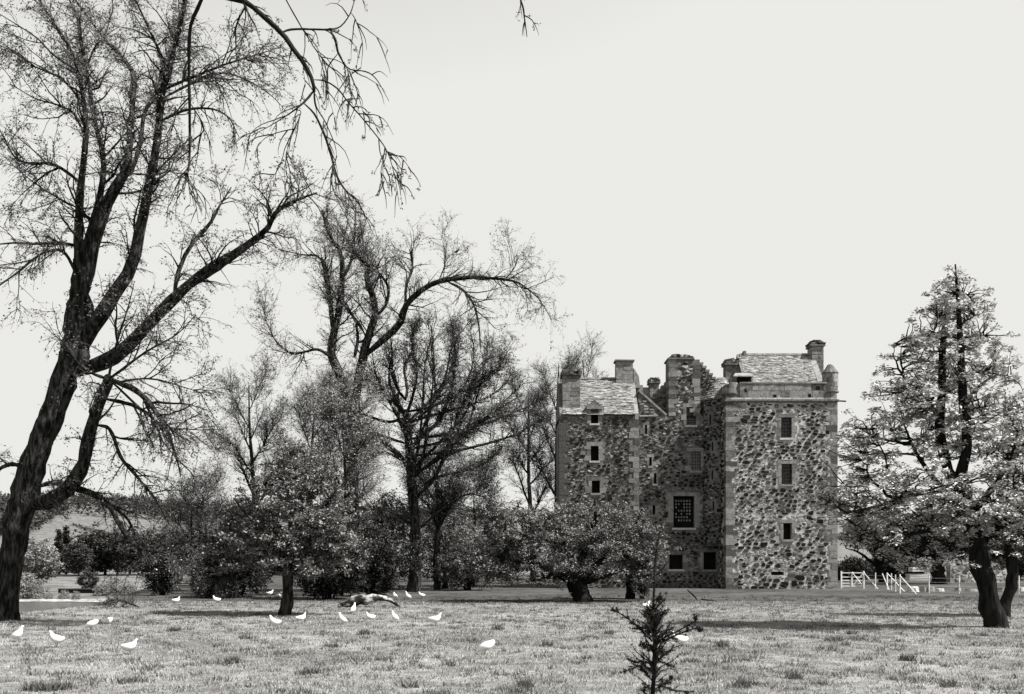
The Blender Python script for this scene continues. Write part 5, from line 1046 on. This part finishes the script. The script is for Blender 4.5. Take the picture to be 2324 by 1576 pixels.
# ------------------------------------------------------------------ hens
def loft(path, n=12):
    """path rows: x, z, half width, half height"""
    p = smooth_line(path, 30); p[:, 2:] = np.maximum(p[:, 2:], .003); t = np.gradient(p[:, :2], axis=0); t /= np.linalg.norm(t, axis=1, keepdims=True); nr = np.stack([-t[:, 1], t[:, 0]], -1); a = np.arange(n)*2*np.pi/n
    V = np.stack([p[:, None, 0]+nr[:, None, 0]*p[:, None, 3]*np.sin(a), p[:, None, 2]*np.cos(a), p[:, None, 1]+nr[:, None, 1]*p[:, None, 3]*np.sin(a)], -1).reshape(-1, 3)
    F = [(i*n+j, i*n+(j+1) % n, (i+1)*n+(j+1) % n, (i+1)*n+j) for i in range(29) for j in range(n)]+[tuple(range(n-1, -1, -1)), tuple(range(29*n, 30*n))]
    return V, F
def me_of(name, v, f, m):
    me = bpy.data.meshes.new(name); me.from_pydata([tuple(map(float, q)) for q in v], [], f); me.materials.append(m)
    me.polygons.foreach_set('use_smooth', [True]*len(me.polygons)); me.update(); return me
def hen_meshes(pose):
    tail = [(-.25, .27, .008, .035), (-.215, .255, .03, .055), (-.16, .235, .07, .085), (-.09, .22, .105, .11), (0, .225, .122, .122), (.07, .265, .105, .108)]
    if pose == 'up': tail = [(-.22, .16, .008, .03), (-.185, .165, .035, .055), (-.14, .175, .07, .085), (-.075, .195, .105, .108), (0, .24, .118, .115), (.055, .30, .098, .098)]; neck = [(.09, .365, .07, .068), (.108, .42, .05, .05), (.122, .462, .042, .04), (.142, .49, .040, .037), (.172, .49, .026, .026), (.186, .486, .012, .012)]; hd = (.142, .528, 1, .20, .484)
    elif pose == 'down': tail = [(-.24, .36, .008, .04), (-.20, .335, .035, .065), (-.15, .295, .075, .09), (-.08, .255, .11, .112), (0, .22, .12, .12), (.075, .19, .105, .105)]; neck = [(.135, .155, .075, .075), (.18, .12, .05, .05), (.205, .09, .04, .04), (.225, .068, .036, .034), (.245, .048, .022, .022), (.252, .04, .010, .010)]; hd = (.248, .098, .8, .262, .022)
    elif pose == 'sit': tail = [(x, z-.11, a*1.1, b_) for x, z, a, b_ in tail]; neck = [(.115, .20, .08, .08), (.135, .245, .058, .056), (.148, .285, .044, .04), (.165, .312, .04, .037), (.195, .312, .024, .024), (.208, .308, .010, .010)]; hd = (.165, .35, 1, .222, .306)
    else: neck = [(.12, .315, .078, .078), (.15, .365, .055, .055), (.172, .405, .044, .042), (.195, .43, .04, .037), (.225, .428, .024, .024), (.238, .424, .010, .010)]; hd = (.195, .468, 1, .254, .42)
    out = [('body', me_of('body', *loft(tail+neck), M_WHITE))]
    mb = MB(); cx_, cz_ = hd[0], hd[1]
    for i in range(4): mb.prism([(cx_-.03+i*.016, cz_-.012), (cx_-.012+i*.016, cz_-.012), (cx_-.018+i*.016, cz_+.022-.004*abs(i-1))], -.006, .006)
    out.append(('comb', me_of('comb', mb.v, mb.f, M_HORN)))
    mb = MB(); bxp, bzp = hd[3], hd[4]; dx = .02; dz = -.025 if pose == 'down' else -.004
    mb.bar((bxp-dx*1.2, 0, bzp-dz*.6+.004), (bxp+dx*.3, 0, bzp+dz*.3), .010, 5, r2=.002); out.append(('beak', me_of('beak', mb.v, mb.f, M_HORN)))
    if pose != 'sit':
        for s in (-1, 1):
            mb = MB(); mb.bar((.0, s*.05, .13), (.02, s*.05, .0), .009, 5)
            for a in (-.5, 0, .5): mb.bar((.02, s*.05, .006), (.02+.05*math.cos(a), s*.05+.05*math.sin(a), .004), .005, 4)
            out.append(('leg', me_of('leg', mb.v, mb.f, M_HORN)))
    return out
HM = {p: hen_meshes(p) for p in ('up', 'down', 'sit', 'walk')}
HENS = [(40, 1457, 'up', 10, 'white hen standing head up at the far left foreground'), (128, 1469, 'walk', 170, 'white hen running, second from the left in the foreground'), (207, 1430, 'down', 190, 'white hen with raised rump right of the great leaning trunk'), (246, 1416, 'sit', 20, 'small white hen half hidden behind the raised-rump one'),
 (294, 1486, 'walk', 5, 'white hen nearest the camera on the left'), (624, 1427, 'walk', 160, 'white hen just left below the hawthorn trunk'), (684, 1409, 'sit', 30, 'tiny white hen sitting just right of the hawthorn foot'), (777, 1418, 'up', 165, 'white hen left below the fallen log'), (802, 1393, 'up', 70, 'white hen upright against the fallen log'),
 (840, 1406, 'sit', 200, 'small white hen crouched below the middle of the log'), (896, 1413, 'up', 150, 'white hen right below the fallen log end'), (897, 1362, 'walk', 120, 'leftmost of three white hens behind the log'), (926, 1362, 'up', 160, 'middle one of three white hens behind the log'), (957, 1359, 'walk', 165, 'rightmost of three white hens behind the log'),
 (988, 1420, 'walk', 0, 'white hen alone in the middle of the pasture'), (1102, 1486, 'down', 185, 'white hen in the centre foreground with tail up'), (1541, 1470, 'walk', 170, 'white hen right behind the larch sapling'), (1341, 1358, 'up', 80, 'white hen beside the stout trunk before the castle'), (1466, 1385, 'walk', 20, 'white hen behind the top of the larch sapling'),
 (400, 1368, 'sit', 10, 'white hen at the right foot of the blossom bush'), (491, 1366, 'sit', 180, 'white hen in front of the two small rounded shrubs'), (573, 1356, 'sit', 170, 'leftmost far white hen under the hawthorn shade'), (613, 1354, 'walk', 10, 'far white hen left of the hawthorn trunk'), (632, 1356, 'sit', 30, 'far white hen touching the hawthorn trunk')]
for x, y, pose, rz, lab in HENS:
    p = gpt(x, y); r = thing('hen', lab, 'hen', tuple(map(float, p)), 'white hens in the pasture', math.radians(rz)); s = .78*(.93+.14*((x*13) % 7)/7)
    for nm, me in HM[pose]: o = link(nm, me, r); o.scale = (s, s, s)
# crow on the forked tree
p = pt(1037, 576, D2-1.0); r = thing('crow', 'black bird perched on a high twig of the forked tree', 'bird', tuple(map(float, p)))
v, f = loft([(-.22, -.02, .01, .012), (-.16, .03, .03, .016), (-.08, .09, .055, .05), (.0, .13, .065, .06), (.06, .18, .05, .05), (.09, .225, .04, .038), (.115, .25, .036, .034), (.145, .25, .018, .02), (.19, .24, .004, .006)]); link('body', me_of('body', v, f, M_BLACKF), r)
for s in (-1, 1): mb = MB(); mb.bar((0, s*.03, .09), (.01, s*.03, 0), .007, 4); link('leg', me_of('leg', mb.v, mb.f, M_BLACKF), r)
q0 = p+np.array([.12, .05, 0]); mb = MB(); mb.bar(p+np.array([-.5, 0, -.1]), p+np.array([.4, 0, .02]), .012, 5); mb.build('perch_twig', M_TWIG, T2)
mb = MB(); e = pt(1010, 600, D2-1.0); mb.bar(p+np.array([-.5, 0, -.1]), e, .012, 5, r2=.02); mb.bar(e, pt(1005, 640, D2-1.2), .02, 5, r2=.03); mb.build('perch_branch', M_BARKD, T2)

# ------------------------------------------------------------------ fallen timber
b = gpt(838, 1378); Dg = float(b[1]); LG = thing('fallen_log', 'dead fallen branch lying arched in the pasture', 'log', tuple(map(float, b)))
q, s = limb([(768, 1376, 9), (785, 1371, 17), (812, 1364, 24), (838, 1361, 21), (862, 1358, 15), (885, 1362, 10), (900, 1372, 8), (909, 1381, 5)], Dg, .8, 26, seed=3, d0=-.4); limb_mesh('log', q, s, mat('weathered_wood', 0.012, 0.34, 3.0, stretch=(.6, 1, 1.6), bump=.05, bscale=5, contrast=(.48, .62)), LG, 12, .14, 4)
q, s = limb([(815, 1366, 9), (800, 1378, 7), (790, 1382, 4)], Dg, -.3, 8); limb_mesh('stub', q, s, M_BARKD, LG, 6, .1)
b = gpt(270, 1380); BR = thing('fallen_brush', 'tangled fallen brushwood left of the blossom bush', 'branch', tuple(map(float, b))); R = np.random.default_rng(8)
q, s = limb([(322, 1382, 5), (290, 1368, 5), (260, 1362, 4), (235, 1372, 2)], float(b[1]), -.4, 12); limb_mesh('stem', q, s, M_BARKD, BR, 6, .1)
b2, r2 = grow([q], [s], 40, (.1, 1), (.25, .7), (.3, 1.4), 6, .2, .1, .6, .008, R, tipfall=.2); b3, r3 = grow(b2, r2, 220, (.1, 1), (.12, .35), (.3, 1.2), 4, .2, .1, .6, .005, R)
b2[:, :, 2] = np.maximum(b2[:, :, 2], ground_z(b2[:, :, 0], b2[:, :, 1])+.02); b3[:, :, 2] = np.maximum(b3[:, :, 2], ground_z(b3[:, :, 0], b3[:, :, 1])+.02)
v, f = tubes2((b2, r2), (b3, r3)); mesh('twigs', v, f, M_TWIG, BR, kind='stuff'); v, f = leaves(along(b3, 700, R), .05, R); mesh('leaves', v, f, M_LEAF_MD, BR, kind='stuff')
for i, (tr, lab) in enumerate([([(1560, 1345, 2), (1572, 1352, 3), (1582, 1362, 2)], 'crooked dead stick below the basement opening'), ([(1592, 1360, 3), (1608, 1362, 2), (1626, 1366, 2)], 'short dead stick lying before the tower corner')]):
    b = gpt(tr[-1][0], tr[-1][1]); q, s = limb(tr, float(b[1]), 0, 8); q[:, 2] = np.linspace(.5 if i == 0 else .12, .02, 8)+gz(b[0], b[1]); o = limb_mesh('stick', q, s*1.5, M_BARKD, None, 5, .05); tag(o, lab, 'stick')

# ------------------------------------------------------------------ gate, fence, timber and ruined wall on the right
g4 = lambda x, y: (1815+x*.21897, 1221.6+y*.21897)
def g4p(x, D): return (g4(x, 0)[0]-CX)/FO*D
Dg = 68.0; gx0, gx1, gm = g4p(432, Dg), g4p(664, Dg), g4p(540, Dg); z = gz(gx0, Dg)
GA = thing('field_gate', 'white wooden field gate with cross brace beside the tower', 'gate', (gx0, Dg, z))
for x, t_ in ((gx0, .045), (gx1, .055)): mb = MB(); mb.box((x-t_, Dg-t_, z-.2), (x+t_, Dg+t_, z+1.18)); mb.build('post', M_PAINT, GA)
for h in (.12, .32, .52, .74, .98+.05): mb = MB(); mb.box((gx0+.06, Dg-.02, z+h), (gx1-.08, Dg+.02, z+h+.06)); mb.build('rail', M_PAINT, GA)
mb = MB(); mb.box((gm-.045, Dg-.055, z+.1), (gm+.045, Dg-.022, z+1.12)); mb.build('stile', M_PAINT, GA)
for s in (0, 1): mb = MB(); mb.bar((gm, Dg-.07-.03*s, z+(.12 if s else 1.08)), (gx1-.05, Dg-.07-.03*s, z+(1.08 if s else .12)), .024, 4); mb.build('brace', M_PAINT, GA)
FE = thing('wire_fence', 'white-posted wire fence running right from the gate', 'fence', (g4p(905, 67), 67.0, 0))
def post(x, D, h, r=.034, lean=(0, 0)): X = g4p(x, D); z = gz(X, D); mb = MB(); mb.bar((X, D, z-.25), (X+lean[0], D+lean[1], z+h), r, 7); mb.build('post', M_PAINT, FE); return np.array([X, D, z])
PP = [post(785, 67.6, 1.1), post(905, 66.8, 1.12, .05), post(940, 65.6, 1.05, .034, (-.35, .5)), post(950, 64.8, 1.08), post(992, 61.6, 1.06), post(1038, 58.4, 1.12, .045), post(1340, 57.9, 1.05), post(1652, 57.5, 1.05), post(2272, 57.0, 1.05), post(2640, 56.6, 1.05)]
for (xa, Da, ha, xb, Db) in ((668, 68, 1.05, 815, 67.4), (910, 66.6, 1.05, 1095, 62), (1040, 58.4, 1.0, 1215, 57.6)):
    mb = MB(); A, B_ = g4p(xa, Da), g4p(xb, Db); mb.bar((A, Da-.03, gz(A, Da)+ha), (B_, Db, gz(B_, Db)-.05), .03, 6); mb.build('brace', M_PAINT, FE)
run = [np.array([gx1, Dg, gz(gx1, Dg)]), PP[0], PP[1], PP[3], PP[4], PP[5], PP[6], PP[7], PP[8], PP[9]]
for h in (.2, .42, .66, .9):
    mb = MB()
    for a, c in zip(run[:-1], run[1:]): mb.bar(a+np.array([0, -.06, h]), c+np.array([0, -.06, h]), .006, 3)
    mb.build('wire', M_WIRE, FE)
Ds = 94.0; xa, xb = g4p(1137, Ds), g4p(1352, Ds); z = gz(xa, Ds)
TS = thing('timber_stack', 'pale stack of long sawn boards under the trees beyond the fence', 'timber', (float((xa+xb)/2), Ds, z))
for i, (h, x0, x1) in enumerate(((.0, xa, xb-.1), (.2, xa+.05, xb), (.42, xa, xb-.2), (.84, xa+.3, xb), (1.06, xa+.3, xb-.1))): mb = MB(); mb.box((x0, Ds, z+h), (x1, Ds+1.0, z+h+.19), jit=.02); mb.build('board', M_PLANK, TS)
for x in (xa+.5, xb-.8): mb = MB(); mb.box((x, Ds+.1, z+.62), (x+.2, Ds+.9, z+.835)); mb.build('bearer', M_BARKD, TS)
Dw = 85.0; xa, xb = g4p(1562, Dw), g4p(2150, Dw); z = gz(xa, Dw)
RU = thing('ruined_wall', 'pale ruined rubble wall behind the pyramid tree trunk', 'wall', (float((xa+xb)/2), Dw, z)); STONES.clear()
top = [(xa, z-.2), (xb, z-.2), (xb, z+.9), (xa+5.5, z+1.1), (xa+3.4, z+2.1), (xa+2.0, z+2.6), (xa+.8, z+2.3), (xa, z+1.5)]; mb = MB(); mb.prism(top, Dw, Dw+.8); wl = mb.build('core', M_MORTAR, RU)
rubble(RU, flat(Dw), xa, z-.2, xb-xa, 3.0, .5, .34, .04, (.1, .4, 1.2, 2.5, 3), mkkeep(top, []), 91)
for _, vs, fs, t_, par in STONES: mesh('stone', vs, fs, M_STONE[t_], par)
R = random.Random(6); KB = thing('stone_footing', 'line of low pale footing stones on the lawn behind the fence', 'stones', (float(g4p(1100, 62)), 62.0, 0)); V = 0
x = g4p(1110, 62)
while x < g4p(2560, 62):
    w = R.uniform(.35, 1.0); hgt = R.uniform(.12, .34); y = 62+R.uniform(-.2, .3); z = gz(x, y); n = 9
    prof = [(x+w/2+w/2*math.cos(i*6.283/n)*R.uniform(.85, 1.1), y+.3*math.sin(i*6.283/n)*R.uniform(.8, 1.1)) for i in range(n)]
    v = [(a, b_, z-.1) for a, b_ in prof]+[(x+w/2+(a-x-w/2)*.75, y+(b_-y)*.75, z+hgt*R.uniform(.85, 1.1)) for a, b_ in prof]
    mesh('stone', v, [(i, (i+1) % n, n+(i+1) % n, n+i) for i in range(n)]+[tuple(range(n, 2*n))], M_STONE[R.choice([2, 3, 4, 4])], KB); x += w*R.uniform(.95, 1.7)

# ------------------------------------------------------------------ grass
R = np.random.default_rng(12)
def blades(n, D0, D1, per, h, w, m, name, label, thr=None, spread=.05, near=1.0, tus=()):
    D = D0+(D1-D0)*R.random(n)**near; X = R.uniform(-.68, .68, n)*D
    ns = wav(X*1.0, D*1.0, 2.2)+.6*wav(X+31, D-7, 5.0)+.25*R.standard_normal(n)
    if thr is not None: k = ns > thr; D, X, ns = D[k], X[k], ns[k]; n = len(D)
    edge = -17.6-np.clip(D-44, 0, 60)*.28; k = X > edge-1.5; X, D, ns = X[k], D[k], ns[k]; n = len(X)
    if len(tus):                                                     # coarse tussocks
        T = np.array([gpt(x, y) for x, y in tus]); i_ = np.repeat(np.arange(len(T)), R.integers(4, 15, len(T))); g_ = R.standard_normal((len(i_), 2))*R.uniform(.03, .08, len(T))[i_][:, None]
        X = np.concatenate([X, T[i_, 0]+g_[:, 0]]); D = np.concatenate([D, T[i_, 1]+g_[:, 1]]); ns = np.concatenate([ns, np.full(len(i_), 1.6)]); n = len(X)
    sc = np.repeat(np.clip(.7+.6*ns, .35, 1.6), per)
    cx_ = np.repeat(X, per)+R.standard_normal(n*per)*spread; cy_ = np.repeat(D, per)+R.standard_normal(n*per)*spread; z = ground_z(cx_, cy_)-.01
    a = R.uniform(0, 6.283, n*per); hh = R.uniform(*h, n*per)*sc; ww = R.uniform(*w, n*per)*(1+np.repeat(D, per)/40); ln = R.uniform(.2, .9, n*per)*hh; b_ = R.uniform(0, 6.283, n*per)
    V = np.stack([np.stack([cx_-np.cos(a)*ww, cy_-np.sin(a)*ww, z], -1), np.stack([cx_+np.cos(a)*ww, cy_+np.sin(a)*ww, z], -1), np.stack([cx_+np.cos(b_)*ln, cy_+np.sin(b_)*ln, z+hh], -1)], 1).reshape(-1, 3)
    o = mesh(name, V, np.arange(len(V)).reshape(-1, 3), m, kind='stuff'); o['label'] = label; o['category'] = 'grass'
blades(62000, 9, 47, 7, (.03, .085), (.006, .012), M_BLADE, 'grass', 'short pale tussocky grass of the pasture', spread=.06)
blades(31000, 9, 54, 12, (.05, .12), (.006, .011), M_BLADED, 'grass_tufts', 'scattered darker grass tufts in the pasture', thr=.36, spread=.07, tus=[(394, 1433), (108, 1568), (135, 1566), (75, 1566), (1020, 1511), (1190, 1560), (1240, 1468), (1680, 1560), (560, 1450), (830, 1440), (700, 1530), (1930, 1440), (1890, 1455), (2060, 1500), (1800, 1540), (930, 1560), (520, 1505), (1380, 1440), (300, 1550), (1640, 1470), (2150, 1560), (1130, 1430), (760, 1470)])
